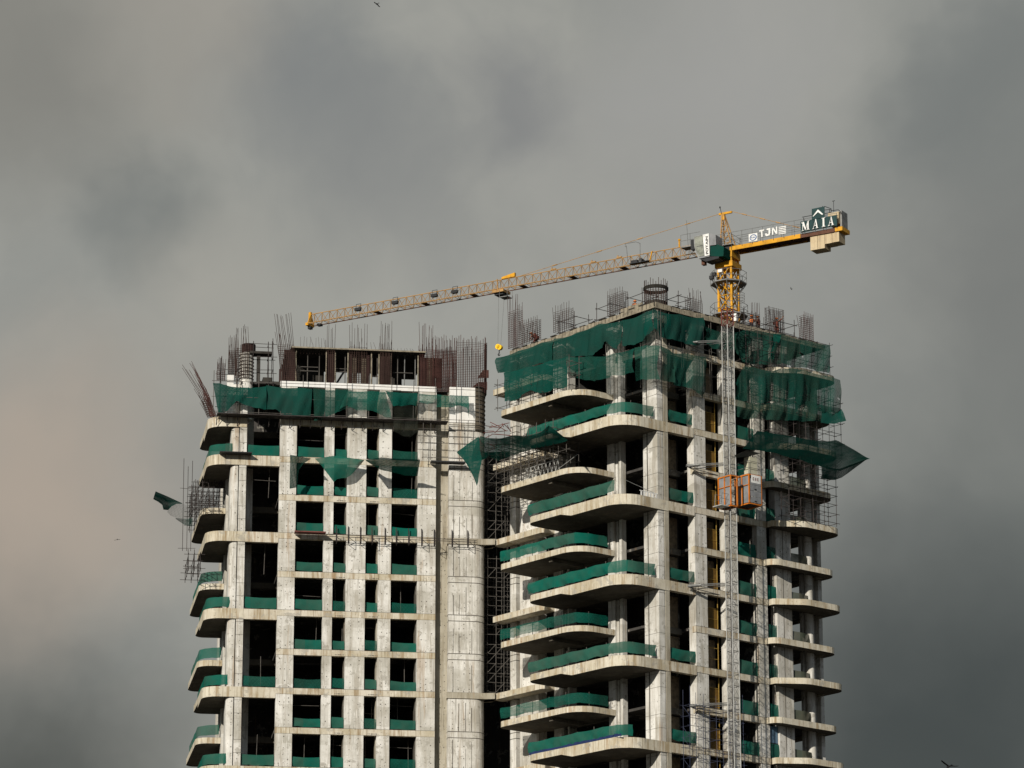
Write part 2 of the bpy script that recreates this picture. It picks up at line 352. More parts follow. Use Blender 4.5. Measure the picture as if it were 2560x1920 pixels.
def sheet(name, top, bot, mat, label=None, cat='safety net', group=None, amp=0.12, nrm=None, freq=1.0, rows=8, step=0.35, sag=0.0, ragged=0.0, parent=None):
    """cloth between two edge lines, with hanging folds pushed out along nrm"""
    L = sum((Vector(b) - Vector(a)).length for a, b in zip(top, top[1:]))
    n = max(4, int(L / step)); T = resample(top, n); B = resample(bot, n); mb = MB(); seed = random.random() * 20
    N = Vector(nrm) if nrm else Vector((0, -1, 0))
    for i in range(n + 1):
        s = L * i / n
        for j in range(rows + 1):
            t = j / rows
            tt = t * (1 + ragged * (0.5 * smooth_noise(s * 2.3, seed + 5) if j else 0))
            p = T[i].lerp(B[i], tt)
            env = math.sin(min(1, t * 1.4) * math.pi / 2)
            p = p + N * amp * (smooth_noise(s * freq + t * 1.3, seed) * env + 0.5 * math.sin(t * math.pi) * (1 + math.sin(s * 0.9 * freq + seed)))
            p.z -= sag * math.sin(math.pi * ((s / 3.0) % 1.0)) * (1 - t * 0.3)
            mb.v.append(p)
    for i in range(n):
        for j in range(rows):
            a = i * (rows + 1) + j; mb.f.append((a, a + rows + 1, a + rows + 2, a + 1)); mb.m.append(0)
    o = mb.build(name, mat, parent, smooth=True, recalc=False)
    if label: tag(o, label, cat, group)
    return o

# ---------------------------------------------------------------- frames
def ZK(k): return 76.2 + 3.3 * (k - 4)
a78 = R(7.8)
FL = Frame((-6.4625, 307.0525, 0), (math.cos(a78), math.sin(a78), 0), (-math.sin(a78), math.cos(a78), 0))   # left tower: u right along front, v into depth
a40 = R(39.7)
FR = Frame((12.688, 294.45, 0), (-math.sin(a40), math.cos(a40), 0), (math.cos(a40), math.sin(a40), 0))       # right tower: a along left face, b along right face
NL = -FL.e2; NRa = -FR.e1; NRb = -FR.e2

# ---------------------------------------------------------------- ground
g = MB(); g.quadface([(-1500, -400, 0), (1500, -400, 0), (1500, 3500, 0), (-1500, 3500, 0)])
go = g.build('ground', 'ground'); go['kind'] = 'structure'

# ================================================================ LEFT TOWER
LT = thing('unfinished_tower', 'left unfinished concrete tower with pale piers and square openings hung with green strips', 'building', FL.p(-8, 8, 0))
K0, K1 = -4, 8
piersL = [(-13.2, -11.79), (-9.42, -8.62), (-7.5, -5.88), (-4.8, -3.73), (-1.5, 0.04)]
def holes(mb, F, u0, u1, vplane, axis, k, cols, outward=0.004):
    """formwork tie holes: small recessed plugs on a pier face, denser towards the foot of each lift"""
    mb.mi = 1
    for c in range(cols):
        u = u0 + (u1 - u0) * (c + 0.5) / cols + (0.0 if cols > 1 else 0)
        miss = random.uniform(.1, .5)
        for h in (0.12, 0.30, 0.62, 1.05, 1.6, 2.1, 2.5):
            if random.random() < miss: continue
            s = random.choice((.016, .022, .028, .035, .042)); z = ZK(k) + h + random.uniform(-.05, .05); uu = u + random.uniform(-.04, .04)
            if axis == 1: q = [F.p(uu - s, vplane - outward, z - s), F.p(uu + s, vplane - outward, z - s), F.p(uu + s, vplane - outward, z + s), F.p(uu - s, vplane - outward, z + s)]
            else: q = [F.p(vplane - outward, uu - s, z - s), F.p(vplane - outward, uu + s, z - s), F.p(vplane - outward, uu + s, z + s), F.p(vplane - outward, uu - s, z + s)]
            mb.quadface(q)
    mb.mi = 0
ncol = [3, 1, 2, 2, 3]
for (u0, u1), nc in zip(piersL, ncol):
    m = MB(); m.box(FL, u0, u1, 0, 0.6, 0, ZK(8) - 0.45)
    for k in range(K0, K1): holes(m, FL, u0 + .12, u1 - .12, 0, 1, k, nc)
    m.build('pier', ['pier', 'hole'], LT, recalc=False)
# recessed strip, with its floor set back, and the wide rounded pier at the right
m = MB(); m.box(FL, 0.045, 1.139, 0.75, 1.3, 0, ZK(8) - 0.5)
for k in range(K0, 7): holes(m, FL, .42, 1.1, .75, 1, k, 2)
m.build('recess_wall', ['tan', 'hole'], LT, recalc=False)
m = MB(); poly = roundpoly([(1.14, 0), (4.27, 0), (4.27, 2.6), (1.14, 2.6)], [0, 0.95, 0.2, 0])
m.prism(FL, poly, 0, ZK(8) - 0.0)
for k in range(K0, 7): holes(m, FL, 1.3, 3.2, 0, 1, k, 4)
m.mi = 1
for k in range(K0, 8):
    pg = roundpoly([(1.138, -0.006), (4.276, -0.006), (4.276, 2.5), (1.138, 2.5)], [0, 0.955, 0.2, 0])
    for dz in (0.0, -0.52): m.prism(FL, pg, ZK(k) + dz - 0.03, ZK(k) + dz + 0.03)
m.mi = 0
m.build('rounded_pier', ['pier', 'hole'], LT, recalc=False)
m = MB()
for u in (1.55, 2.05, 2.62, 3.12):
    for k in range(K0, 7):
        if random.random() < .8: m.box(FL, u + random.uniform(-.03, .03), u + .035, -.009, .02, ZK(k) + .04, ZK(k) + random.uniform(1.6, 2.7))
m.build('seams', 'groove', LT)['kind'] = 'stuff'
for u, v1 in ((-4.84, 2.4), (-7.56, 1.5), (-1.56, 1.8)):
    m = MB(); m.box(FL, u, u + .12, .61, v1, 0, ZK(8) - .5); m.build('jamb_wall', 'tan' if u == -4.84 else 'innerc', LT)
for k in range(K0, 7):
    for u0, u1 in ((-11.7, -9.5), (-8.5, -7.6), (-5.8, -5.0), (-3.6, -1.7), (-15.5, -13.4)):
        if random.random() < .45:
            u = random.uniform(u0, u1); m = MB(); m.bar(FL.p(u, 1.4, ZK(k)), FL.p(u + random.uniform(-.1, .1), 1.4, ZK(k) + 2.9), .03, 6); m.build('prop', 'pipe', LT)
        if random.random() < .3:
            m = MB(); z = ZK(k) + random.uniform(1.1, 2.4); m.bar(FL.p(u0, 1.2, z), FL.p(u1, 1.3, z + random.uniform(-.1, .1)), .022, 6); m.build('cross_tube', 'pipe', LT)
# left corner piers
m = MB(); m.box(FL, -16.60, -16.0, 0.02, 1.2, 0, ZK(8) - .5)
for k in range(K0, K1): holes(m, FL, -16.55, -16.05, 0.02, 1, k, 1)
m.mi = 1
for k in range(K0, K1):
    for h in (1.1, 2.2): m.box(FL, -16.605, -15.995, .012, .05, ZK(k) + h - .012, ZK(k) + h + .012)
m.mi = 0
m.build('corner_pier', ['pier', 'hole'], LT, recalc=False)
m = MB(); pl = roundpoly([(-17.3, 0.1), (-16.68, 0.1), (-16.68, 2.4), (-17.3, 2.4)], [0.45, 0, 0, 0])
m.prism(FL, pl, 0, ZK(8) - .4)
for k in range(K0, K1): holes(m, FL, -16.95, -16.75, 0.1, 1, k, 1)
m.build('rounded_corner_pier', ['pier', 'hole'], LT, recalc=False)
m = MB(); m.box(FL, -17.35, -16.7, 5.0, 7.2, 0, ZK(7)); m.build('side_pier', 'pier', LT)
m = MB(); m.box(FL, -17.30, -16.7, 9.5, 11.0, 0, ZK(7)); m.build('side_pier', 'pier', LT)
m = MB(); m.box(FL, -17.30, -16.7, 13.6, 15.0, 0, ZK(7)); m.build('side_pier', 'pier', LT)
m = MB(); m.box(FL, -16.2, -15.2, 3.6, 4.4, 0, ZK(8) - .5); m.build('inner_pier', 'pier', LT)
# beams
for k in range(K0, 8):
    m = MB(); m.box(FL, -13.205, 0.042, -0.035, 0.45, ZK(k) - 0.50, ZK(k))
    m.mi = 1
    for c0 in (-8.3, -5.6, -5.3, -8.0):                     # small ducts cast in the beam above two bays
        for q in range(4):
            u = c0 + q * .13 + (.0 if c0 < -6 else .1)
            m.quadface([FL.p(u - .035, -.04, ZK(k) - .42), FL.p(u + .035, -.04, ZK(k) - .42), FL.p(u + .035, -.04, ZK(k) - .35), FL.p(u - .035, -.04, ZK(k) - .35)])
    m.box(FL, -13.21, 0.045, -0.041, 0.30, ZK(k) - 0.004, ZK(k) + 0.022)
    m.build('beam', ['beam', 'groove'], LT, recalc=False)
    m = MB()
    if k % 2 == 0:
        m.box(FL, -16.01, -13.206, -0.03, 0.40, ZK(k) - 0.87, ZK(k)); m.build('deep_beam', 'beam', LT)
    else:
        m.box(FL, -16.0, -12.6, 4.5, 4.88, ZK(k) - 0.5, ZK(k)); m.build('inner_beam', 'soffit', LT)  # soffit colour here paints the shade of the bay onto the beam
# floors (bare interiors, their gloom put into the colour) and core
m = MB()
for k in range(-18, 9):
    z = ZK(k)
    m.box(FL, 0.03, 4.0, 1.4, 16, z - .22, z - .01)
    if k % 2 == 0: m.box(FL, -16.6, 0.0, 0.46, 16, z - 0.22, z - 0.01)
    else:
        m.box(FL, -13.2, 0.0, 0.46, 16, z - 0.22, z - 0.01); m.box(FL, -16.6, -13.21, 4.9, 16, z - 0.22, z - 0.01)
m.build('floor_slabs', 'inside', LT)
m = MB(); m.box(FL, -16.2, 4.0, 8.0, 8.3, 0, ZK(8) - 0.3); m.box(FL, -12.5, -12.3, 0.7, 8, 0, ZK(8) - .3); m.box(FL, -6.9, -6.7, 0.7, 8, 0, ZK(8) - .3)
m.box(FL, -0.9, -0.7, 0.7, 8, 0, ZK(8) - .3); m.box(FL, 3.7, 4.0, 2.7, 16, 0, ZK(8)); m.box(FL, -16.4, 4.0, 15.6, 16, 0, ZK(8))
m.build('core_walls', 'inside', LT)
# balcony slabs
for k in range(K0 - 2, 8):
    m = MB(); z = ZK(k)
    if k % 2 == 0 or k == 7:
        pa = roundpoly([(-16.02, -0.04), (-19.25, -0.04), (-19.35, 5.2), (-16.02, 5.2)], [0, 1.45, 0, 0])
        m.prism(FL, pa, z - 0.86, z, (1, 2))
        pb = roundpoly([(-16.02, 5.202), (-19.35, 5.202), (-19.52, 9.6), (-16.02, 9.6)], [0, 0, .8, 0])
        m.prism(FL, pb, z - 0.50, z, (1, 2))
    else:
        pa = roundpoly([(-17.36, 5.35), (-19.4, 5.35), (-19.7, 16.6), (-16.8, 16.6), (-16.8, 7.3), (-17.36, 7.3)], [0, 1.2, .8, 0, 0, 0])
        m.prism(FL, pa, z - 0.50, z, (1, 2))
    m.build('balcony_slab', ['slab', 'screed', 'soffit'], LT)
# the top storey under construction
m = MB(); m.box(FL, -13.25, -3.0, -0.05, 0.5, ZK(8) - 0.45, ZK(8)); m.box(FL, -3.0, 0.0, -0.05, .5, ZK(8) - .48, ZK(8) - .02); m.build('fresh_beam', 'white', LT)
m = MB(); m.box(FL, 1.16, 3.35, -0.05, 1.5, ZK(7) + 0.2, ZK(8) + 0.02); m.build('fresh_wall', 'white', LT)
m = MB(); m.box(FL, -18.6, 0.9, -1.2, -0.05, ZK(7) - 0.06, ZK(7) + 0.0)
for i in range(22):
    u = -18.6 + i * 0.88; m.bar(FL.p(u, -.72, ZK(7) - .05), FL.p(u, -.05, ZK(7) - .8), .035); m.bar(FL.p(u, -.05, ZK(7) - .8), FL.p(u, -.72, ZK(7) - .75), .03)
m.build('working_platform', 'dark_pipe', LT)

# ================================================================ RIGHT TOWER
RT = thing('unfinished_tower', 'right unfinished concrete tower with long rounded balconies and a yellow crane above its roof', 'building', FR.p(8, 8, 0))
m = MB(); m.box(FR, 0.10, 1.84, -1.09, 0.0, 0, ZK(9) - .3)
# left-facing side of corner pier with joint grooves, right-facing strip in a darker tan
m.mi = 1
for gz in range(K0, 9):
    for h in (1.1, 2.2): m.box(FR, 0.092, 1.85, -1.098, 0.0, ZK(gz) + h - .012, ZK(gz) + h + .012)
m.box(FR, 0.09, .10, -.50, -.46, 40, ZK(9) - .4); m.box(FR, 1.28, 1.38, -1.115, -1.09, 40, ZK(9) - .4)
m.mi = 0
m.build('corner_pier', ['pier', 'groove'], RT, recalc=False)
m = MB(); m.box(FR, 0.06, 0.1, -0.42, 0.03, 30, ZK(9) - .35); m.build('corner_strip', 'tan', RT)
# piers of the left face
for a0, a1, b0, b1 in ((4.55, 4.85, -1.1, -0.6), (5.45, 6.28, -1.1, -0.2), (5.2, 5.42, -0.9, -0.2), (11.3, 11.5, -1.0, -.2), (12.15, 13.1, -1.1, -.2), (11.95, 12.08, -1.1, -.4), (15.1, 17.5, -1.1, -0.2), (13.3, 15.05, 0.9, 1.3)):
    m = MB(); m.box(FR, a0, a1, b0, b1, 0, ZK(9) - .3)
    if a1 - a0 > .8:
        for k in range(K0, 8): holes(m, FR, a0 + .1, a1 - .1, b0, 1, k, 1 if a1 - a0 < 1.5 else 3)
    m.build('pier', ['pier', 'hole'], RT, recalc=False)
m = MB(); m.prism(FR, roundpoly([(18.0, -1.1), (19.1, -1.1), (19.1, 1.6), (18.0, 1.6)], [0, .5, .2, 0]), 0, ZK(9) - .3)
m.mi = 1
for k in range(K0, 9):
    for dz in (0, -.5): m.prism(FR, roundpoly([(17.99, -1.11), (19.11, -1.11), (19.11, 1.5), (17.99, 1.5)], [0, .5, .2, 0]), ZK(k) + dz - .03, ZK(k) + dz + .03)
m.build('rounded_pier', ['pier', 'groove'], RT, recalc=False)
# piers of the right face
pr = [(2.9, 4.2, 0.1, 0.9, 2), (6.3, 7.62, 0.1, 0.8, 2), (9.85, 10.9, 0.1, 0.7, 2), (12.0, 13.7, 0.12, 0.9, 2)]
for b0, b1, a0, a1, nc in pr:
    m = MB(); m.box(FR, a0, a1, b0, b1, 0, ZK(9) - .3)
    for k in range(K0, 8): holes(m, FR, b0 + .15, b1 - .15, a0, 0, k, nc)
    if b0 == 12.0:
        m.mi = 1; m.box(FR, a0 - .006, a0 + .02, 12.72, 12.78, 30, ZK(9) - .35); m.mi = 0
    m.build('pier', ['pier', 'hole'], RT, recalc=False)
m = MB(); m.prism(FR, [(0.65 + 0.36 * math.cos(t * math.pi / 8), 16.15 + 0.36 * math.sin(t * math.pi / 8)) for t in range(16)], 0, ZK(8))
m.build('round_column', 'pier', RT, smooth=False)
m = MB(); m.box(FR, 1.05, 1.35, 15.75, 16.2, 0, ZK(8)); m.build('side_pier', 'pier', RT)
m = MB(); m.box(FR, 1.4, 1.8, 16.65, 17.95, 0, ZK(8)); m.box(FR, 0.95, 1.38, 17.6, 18.0, 0, ZK(8)); m.build('end_pier', 'pier', RT)
# beams of the right face
for k in range(K0, 9):
    z = ZK(k)
    m = MB(); m.box(FR, 0.06, 0.5, 2.85, 10.92, z - 0.52, z)
    m.mi = 1; m.box(FR, 0.052, 0.3, 2.86, 10.9, z - .004, z + .02); m.mi = 0
    m.build('beam', ['beam', 'groove'], RT, recalc=False)
    m = MB()
    if k % 2 == 0: m.box(FR, 0.03, 0.5, 0.03, 2.845, z - 0.78, z); m.build('deep_beam', 'beam', RT)
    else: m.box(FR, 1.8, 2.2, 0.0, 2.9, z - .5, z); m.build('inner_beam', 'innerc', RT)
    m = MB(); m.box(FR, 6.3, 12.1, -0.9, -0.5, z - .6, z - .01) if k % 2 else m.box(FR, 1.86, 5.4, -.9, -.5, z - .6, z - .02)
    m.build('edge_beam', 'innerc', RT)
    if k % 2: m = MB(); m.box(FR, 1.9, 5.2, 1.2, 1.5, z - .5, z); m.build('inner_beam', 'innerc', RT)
# floors and core
m = MB()
for k in range(-18, 9):
    z = ZK(k)
    if k % 2 == 0: m.box(FR, 0.52, 19, -0.45, 13.5, z - .22, z - .012)
    else: m.box(FR, 2.2, 19, -.45, 13.5, z - .22, z - .012); m.box(FR, .52, 2.19, 3.0, 13.5, z - .22, z - .012)
    if k < 9: m.box(FR, 0.3, 13.5, 13.51, 17.48, z - .24, z - .012)
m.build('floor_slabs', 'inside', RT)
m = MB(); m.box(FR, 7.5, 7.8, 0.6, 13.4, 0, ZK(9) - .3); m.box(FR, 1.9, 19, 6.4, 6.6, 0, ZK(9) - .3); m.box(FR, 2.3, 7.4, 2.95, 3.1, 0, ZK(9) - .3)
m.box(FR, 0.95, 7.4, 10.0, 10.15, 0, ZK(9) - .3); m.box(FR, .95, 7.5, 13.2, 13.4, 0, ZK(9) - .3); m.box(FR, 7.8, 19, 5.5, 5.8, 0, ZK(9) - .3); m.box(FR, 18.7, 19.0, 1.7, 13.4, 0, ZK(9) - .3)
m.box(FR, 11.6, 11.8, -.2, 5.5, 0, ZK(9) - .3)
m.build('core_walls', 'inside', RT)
for k in range(K0, 8):       # brown blockwork infill seen inside the open bays
    z = ZK(k)
    m = MB(); m.box(FR, 2.25, 2.4, 1.55, 2.9, z + .02, z + 2.7); m.build('blockwork', 'block', RT)
    m = MB(); m.box(FR, 1.5, 1.65, 5.35, 6.28, z + .02, z + 2.75); m.build('blockwork', 'block', RT)
# balconies of the right tower
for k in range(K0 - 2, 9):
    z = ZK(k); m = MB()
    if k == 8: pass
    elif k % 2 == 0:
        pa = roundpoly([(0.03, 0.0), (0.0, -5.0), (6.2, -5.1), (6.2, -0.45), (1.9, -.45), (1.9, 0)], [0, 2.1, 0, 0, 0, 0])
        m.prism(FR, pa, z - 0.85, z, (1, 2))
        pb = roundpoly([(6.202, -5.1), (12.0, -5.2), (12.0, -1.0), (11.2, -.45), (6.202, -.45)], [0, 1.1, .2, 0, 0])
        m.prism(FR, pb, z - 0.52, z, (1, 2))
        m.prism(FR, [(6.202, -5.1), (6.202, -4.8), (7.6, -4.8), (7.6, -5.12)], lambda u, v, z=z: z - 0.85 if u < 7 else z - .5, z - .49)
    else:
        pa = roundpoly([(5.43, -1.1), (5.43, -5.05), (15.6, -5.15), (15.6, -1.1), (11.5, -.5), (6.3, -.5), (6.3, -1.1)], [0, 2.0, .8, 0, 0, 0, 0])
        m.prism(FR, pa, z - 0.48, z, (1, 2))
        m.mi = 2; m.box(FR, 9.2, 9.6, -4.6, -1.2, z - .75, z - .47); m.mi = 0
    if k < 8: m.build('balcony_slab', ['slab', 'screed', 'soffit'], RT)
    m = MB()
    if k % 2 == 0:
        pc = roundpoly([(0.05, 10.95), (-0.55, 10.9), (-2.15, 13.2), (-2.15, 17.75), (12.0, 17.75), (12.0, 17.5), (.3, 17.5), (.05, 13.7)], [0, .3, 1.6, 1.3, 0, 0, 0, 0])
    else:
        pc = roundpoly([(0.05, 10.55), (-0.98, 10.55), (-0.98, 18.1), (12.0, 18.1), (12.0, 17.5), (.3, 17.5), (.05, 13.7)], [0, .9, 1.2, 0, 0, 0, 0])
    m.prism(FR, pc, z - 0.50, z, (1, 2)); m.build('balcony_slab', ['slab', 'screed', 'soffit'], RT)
    if k % 2 == 0:
        m = MB(); m.prism(FR, roundpoly([(13.0, -1.1), (13.0, -2.3), (19.6, -2.3), (19.6, -1.1)], [0, .5, 0, 0]), z - .5, z); m.build('link_beam', 'beam', RT)
# roof deck with formwork edge
m = MB(); m.box(FR, -0.15, 18.4, -1.45, 18.0, ZK(9) - .28, ZK(9) - .02); m.build('roof_slab', 'darkdeck', RT)
m = MB()
for i in range(40):
    a0 = -0.1 + i * 0.462; dz = random.uniform(-.05, .03) + (.35 if 3 <= i <= 8 else 0)
    m.box(FR, a0, a0 + random.uniform(.36, .44), -1.53, -1.452, ZK(9) - .42, ZK(9) + dz)
for i in range(42):
    b0 = -1.4 + i * 0.46; m.box(FR, -.23, -.152, b0, b0 + random.uniform(.34, .43), ZK(9) - .42, ZK(9) + random.uniform(-.06, .04))
m.box(FR, -.3, 18.4, -1.62, -1.535, ZK(9) - .5, ZK(9) - .43); m.box(FR, -.32, -.235, -1.6, 18, ZK(9) - .5, ZK(9) - .43)
m.build('edge_formwork', 'deck', RT)
m = MB(); 
for i in range(14): m.box(FR, 1 + i * 1.25, 1.7 + i * 1.25, -1.56, -1.2, ZK(9) + .02, ZK(9) + random.uniform(.05, .14))
for i in range(14): m.box(FR, -.2, .1, .5 + i * 1.2, 1.4 + i * 1.2, ZK(9) + .02, ZK(9) + random.uniform(.05, .12))
m.build('edge_boards', 'darkdeck', RT)['kind'] = 'stuff'
m = MB(); m.prism(FR, [(0.9 + .92 * math.cos(t * math.pi / 12), -.35 + .92 * math.sin(t * math.pi / 12)) for t in range(24)], ZK(9), ZK(9) + .42); m.build('column_kicker', 'darkdeck', RT)
# curved link between the towers at two levels
for k in (4, 0):
    z = ZK(k); P0 = FL.p(0.9, -0.12, 0); pts = [FL.p(1.0, -.06, 0), FL.p(3.2, -.10, 0), FL.p(4.4, -.02, 0), FL.p(5.4, -.45, 0), FR.p(21.2, -3.3, 0), FR.p(19.6, -2.32, 0)]
    P = resample(pts, 22)
    for _ in range(3): P = [P[0]] + [(P[i - 1] + P[i] * 2 + P[i + 1]) / 4 for i in range(1, len(P) - 1)] + [P[-1]]
    m = MB()
    for p, q in zip(P, P[1:]):
        d1 = Vector((0, 1, 0)); e = 0.9
        m.hexa([(p.x, p.y, z - .5), (q.x, q.y, z - .5), (q.x, q.y + e, z - .5), (p.x, p.y + e, z - .5), (p.x, p.y, z), (q.x, q.y, z), (q.x, q.y + e, z), (p.x, p.y + e, z)])
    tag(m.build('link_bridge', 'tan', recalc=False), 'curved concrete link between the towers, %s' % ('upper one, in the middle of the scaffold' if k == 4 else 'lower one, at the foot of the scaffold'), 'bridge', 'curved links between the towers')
# dark recessed wall that closes the gap between the towers
m = MB(); A = FL.p(4.2, 9.0, 0); B = FR.p(20.5, 6.0, 0)
m.hexa([(A.x, A.y, 0), (B.x + 6, B.y, 0), (B.x + 6, B.y + .4, 0), (A.x, A.y + .4, 0), (A.x, A.y, ZK(7)), (B.x + 6, B.y, ZK(7)), (B.x + 6, B.y + .4, ZK(7)), (A.x, A.y + .4, ZK(7))])
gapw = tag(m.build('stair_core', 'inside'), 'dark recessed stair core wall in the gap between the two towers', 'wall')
# ================================================================ GREEN STRIPS IN THE OPENINGS
ORD = {6: 'top', 5: 'second', 4: 'third', 3: 'fourth', 2: 'fifth', 1: 'sixth', 0: 'seventh', -1: 'eighth', -2: 'ninth'}
def strip(name, label, P, z0, z1, mat='net', group=None, nrm=(0, -1, 0), amp=0.05, rows=6, step=0.22, sag=0.07, ragged=0.10):
    top = [(p[0], p[1], z1 + random.uniform(-.02, .02)) for p in P]; bot = [(p[0], p[1], z0 + random.uniform(-.03, .03)) for p in P]
    return sheet(name, top, bot, mat, label, 'safety net', group, amp, nrm, 1.6, rows, step, sag, ragged)
G1 = 'green strips across the openings of the left tower'
bays = [('the left square window bay', -11.78, -9.44), ('the left narrow window bay', -8.61, -7.51), ('the right narrow window bay', -5.87, -4.81), ('the right square window bay', -3.72, -1.51)]
for bn, u0, u1 in bays:
    for k in range(-2, 7):
        c = random.random(); mt = 'net' if c < .7 else 'net_thin'
        d = random.uniform(.10, .3)
        strip('safety_net', 'green net strip in %s, %s row counted from above' % (bn, ORD[k]), [FL.p(u0 + .02, d, 0), FL.p((u0 + u1) / 2, d + .05, 0), FL.p(u1 - .02, d, 0)],
              ZK(k) + random.uniform(.08, .2), ZK(k) + random.uniform(.86, 1.04), mt, G1, NL, 0.06)
for k, z1 in ((6, 1.0), (2, 1.1), (0, 1.0), (-2, 1.05)):
    strip('safety_net', 'green net strip across the wide opening beside the left corner piers, %s floor' % {6: 'top', 2: 'middle', 0: 'lower', -2: 'lowest'}[k],
          [FL.p(-15.98, .25, 0), FL.p(-13.25, .25, 0)], ZK(k) + .15, ZK(k) + z1, 'net' if k != 0 else 'net_thin', G1, NL, .05)
G2 = 'green nets along the rounded balconies'
def arc(F, path, off=0.0): return [F.p(u, v, 0) for u, v in path]
evL = roundpoly([(-16.7, 0.25), (-19.0, 0.25), (-19.2, 8.8)], [0, 1.6, 0])
odL = roundpoly([(-17.5, 5.6), (-19.2, 5.6), (-19.45, 15.5)], [0, 1.3, 0])
for k, w_ in ((6, 'topmost one'), (2, 'just below the scaffold brackets'), (0, 'second from the bottom'), (-2, 'cut by the picture edge')):
    strip('balcony_net', 'green net round a front balcony of the left tower, %s' % w_, arc(FL, evL), ZK(k) + .22, ZK(k) + 1.08, 'net', G2, NL, .05, 5, .35)
for k, w_ in ((3, 'upper one'), (1, 'middle one'), (-1, 'lower one')):
    strip('balcony_net', 'green net round a set back balcony of the left tower, %s' % w_, arc(FL, odL), ZK(k) + .28, ZK(k) + 1.15, 'net', G2, NL, .05, 5, .35)
evR = roundpoly([(0.25, -1.3), (0.25, -4.75), (11.8, -4.95)], [0, 1.9, 0])
odR = roundpoly([(5.7, -1.6), (5.7, -4.8), (15.4, -4.95)], [0, 1.8, 0])
for k, pth, z0, z1, mt, w_ in ((6, evR, .3, 1.15, 'net', 'topmost, over white truss frames'), (4, roundpoly([(1.2, -4.8), (11.8, -4.95)], [0, 0]), .25, 1.2, 'net', 'straight one that stops short of the corner'),
        (3, odR, .3, 1.18, 'net', 'short balcony level with the upper link'), (2, evR, .25, 1.2, 'net', 'third from the bottom of the long balconies'),
        (1, odR, .3, 1.15, 'net_thin', 'middle short balcony, partly see-through'), (0, evR, .25, 1.15, 'net', 'second long balcony from the bottom'),
        (-1, odR, .3, 1.15, 'net_thin', 'lowest short balcony'), (-2, roundpoly([(0.6, -3.6), (0.9, -4.75), (11.8, -4.95)], [0, .8, 0]), .2, 1.1, 'net', 'lowest long balcony, above the blue tarpaulin')):
    strip('balcony_net', 'green net along a right tower balcony, %s' % w_, arc(FR, pth), ZK(k) + z0, ZK(k) + z1, mt, G2, NRb, .10, 6, .2)
    pp = resample(arc(FR, pth), 6)
    for q in pp[1:-1]: m = MB(); m.bar((q.x, q.y + .12, ZK(k)), (q.x, q.y + .12, ZK(k) + z1 + random.uniform(.02, .18)), .028, 6); m.build('guard_post', 'pipe', RT)
G3 = 'green nets in the right facing openings'
for k, w_ in ((6, 'top'), (4, 'second'), (2, 'third'), (0, 'fourth'), (-2, 'lowest')):
    strip('safety_net', 'green net across the tall bay right of the corner pier, %s from above' % w_, [FR.p(.22, .05, 0), FR.p(.22, 2.88, 0)], ZK(k) + .3, ZK(k) + 1.2, 'net', G3, NRa, .07)
for k in range(-2, 7):
    strip('safety_net', 'dull green net in the bay just right of the hoist mast, %s row from above' % ORD[k], [FR.p(.3, 7.65, 0), FR.p(.3, 9.83, 0)], ZK(k) + .12, ZK(k) + 1.25, 'net', G3, NRa, .09)
    strip('safety_net', 'short green net in the narrow bay beside the grooved pier, %s row from above' % ORD[k], [FR.p(.25, 10.92, 0), FR.p(.2, 11.98, 0)], ZK(k) + .12, ZK(k) + 1.3, 'net' if k % 3 else 'net_thin', G3, NRa, .06)
for k in range(-3, 6):
    strip('safety_net', 'faded olive net on a right hand balcony, %s from above' % {**ORD, -3: 'last'}[k], [FR.p(.35, 13.72, 0), FR.p(.1, 14.8, 0), FR.p(.4, 15.85, 0)], ZK(k) + .10, ZK(k) + 1.15, 'net_olive', 'olive nets on the right hand balconies', NRa, .08)

# ================================================================ LARGE DEBRIS NETS AND AWNINGS
def cz(ox, oy, s): return lambda pts: [(ox + x / s, oy + y / s) for x, y in pts]
A1 = cz(440, 760, 4.609); A2 = cz(840, 760, 4.609); A3 = cz(1220, 700, 4.366); A4 = cz(1680, 700, 4.366)
A5 = cz(360, 1080, 4.148); A6 = cz(780, 1080, 4.148); B1 = cz(1180, 1040, 3.77); B2 = cz(1640, 1040, 3.77)
def pl(F, axis, val, pts): return [F.pt(x, y, axis, val) for x, y in pts]
G4 = 'debris nets round the top storeys'
def bignet(label, F, axis, val, top, bot, mat, nrm, amp=.2, step=.18, sag=0.10, rag=0.05, rows=14, freq=1.7):
    v0, v1 = val if isinstance(val, tuple) else (val, val)
    return sheet('debris_net', pl(F, axis, v0, top), pl(F, axis, v1, bot), mat, label, 'debris net', G4, amp, nrm, freq, rows, step, sag, rag)
bignet('green net over the left end of the left tower top, lifted like a curtain', FL, 1, -.85, A1([(425, 910), (500, 905), (640, 940), (850, 965), (1040, 935)]), A1([(490, 1290), (600, 1210), (700, 1110), (820, 1170), (1040, 1210)]), 'net_big', NL)
bignet('green net below the first white beam, second panel from the left', FL, 1, -.85, A1([(1040, 935), (1260, 955), (1570, 970)]), A1([(1040, 1210), (1160, 1215), (1270, 1280), (1400, 1305), (1550, 1290)]), 'net_big', NL)
bignet('sheer green net with a slanting hem, third panel on the left tower', FL, 1, -.85, A1([(1580, 970), (1900, 980), (2028, 985)]), A1([(1590, 1350), (1750, 1290), (1900, 1220), (2028, 1180)]), 'net_mesh', NL)
bignet('pale see-through green net in front of the middle piers of the left tower', FL, 1, -.85, A2([(0, 980), (300, 1000), (570, 1000)]), A2([(0, 1240), (130, 1160), (240, 1210), (430, 1230), (570, 1300), (650, 1310)]), 'net_thin', NL)
bignet('dark green folded net left of the white wall of the left tower', FL, 1, -.9, A2([(570, 1000), (850, 1015), (940, 1020)]), A2([(660, 1180), (850, 1150), (940, 1180)]), 'net_big', NL)
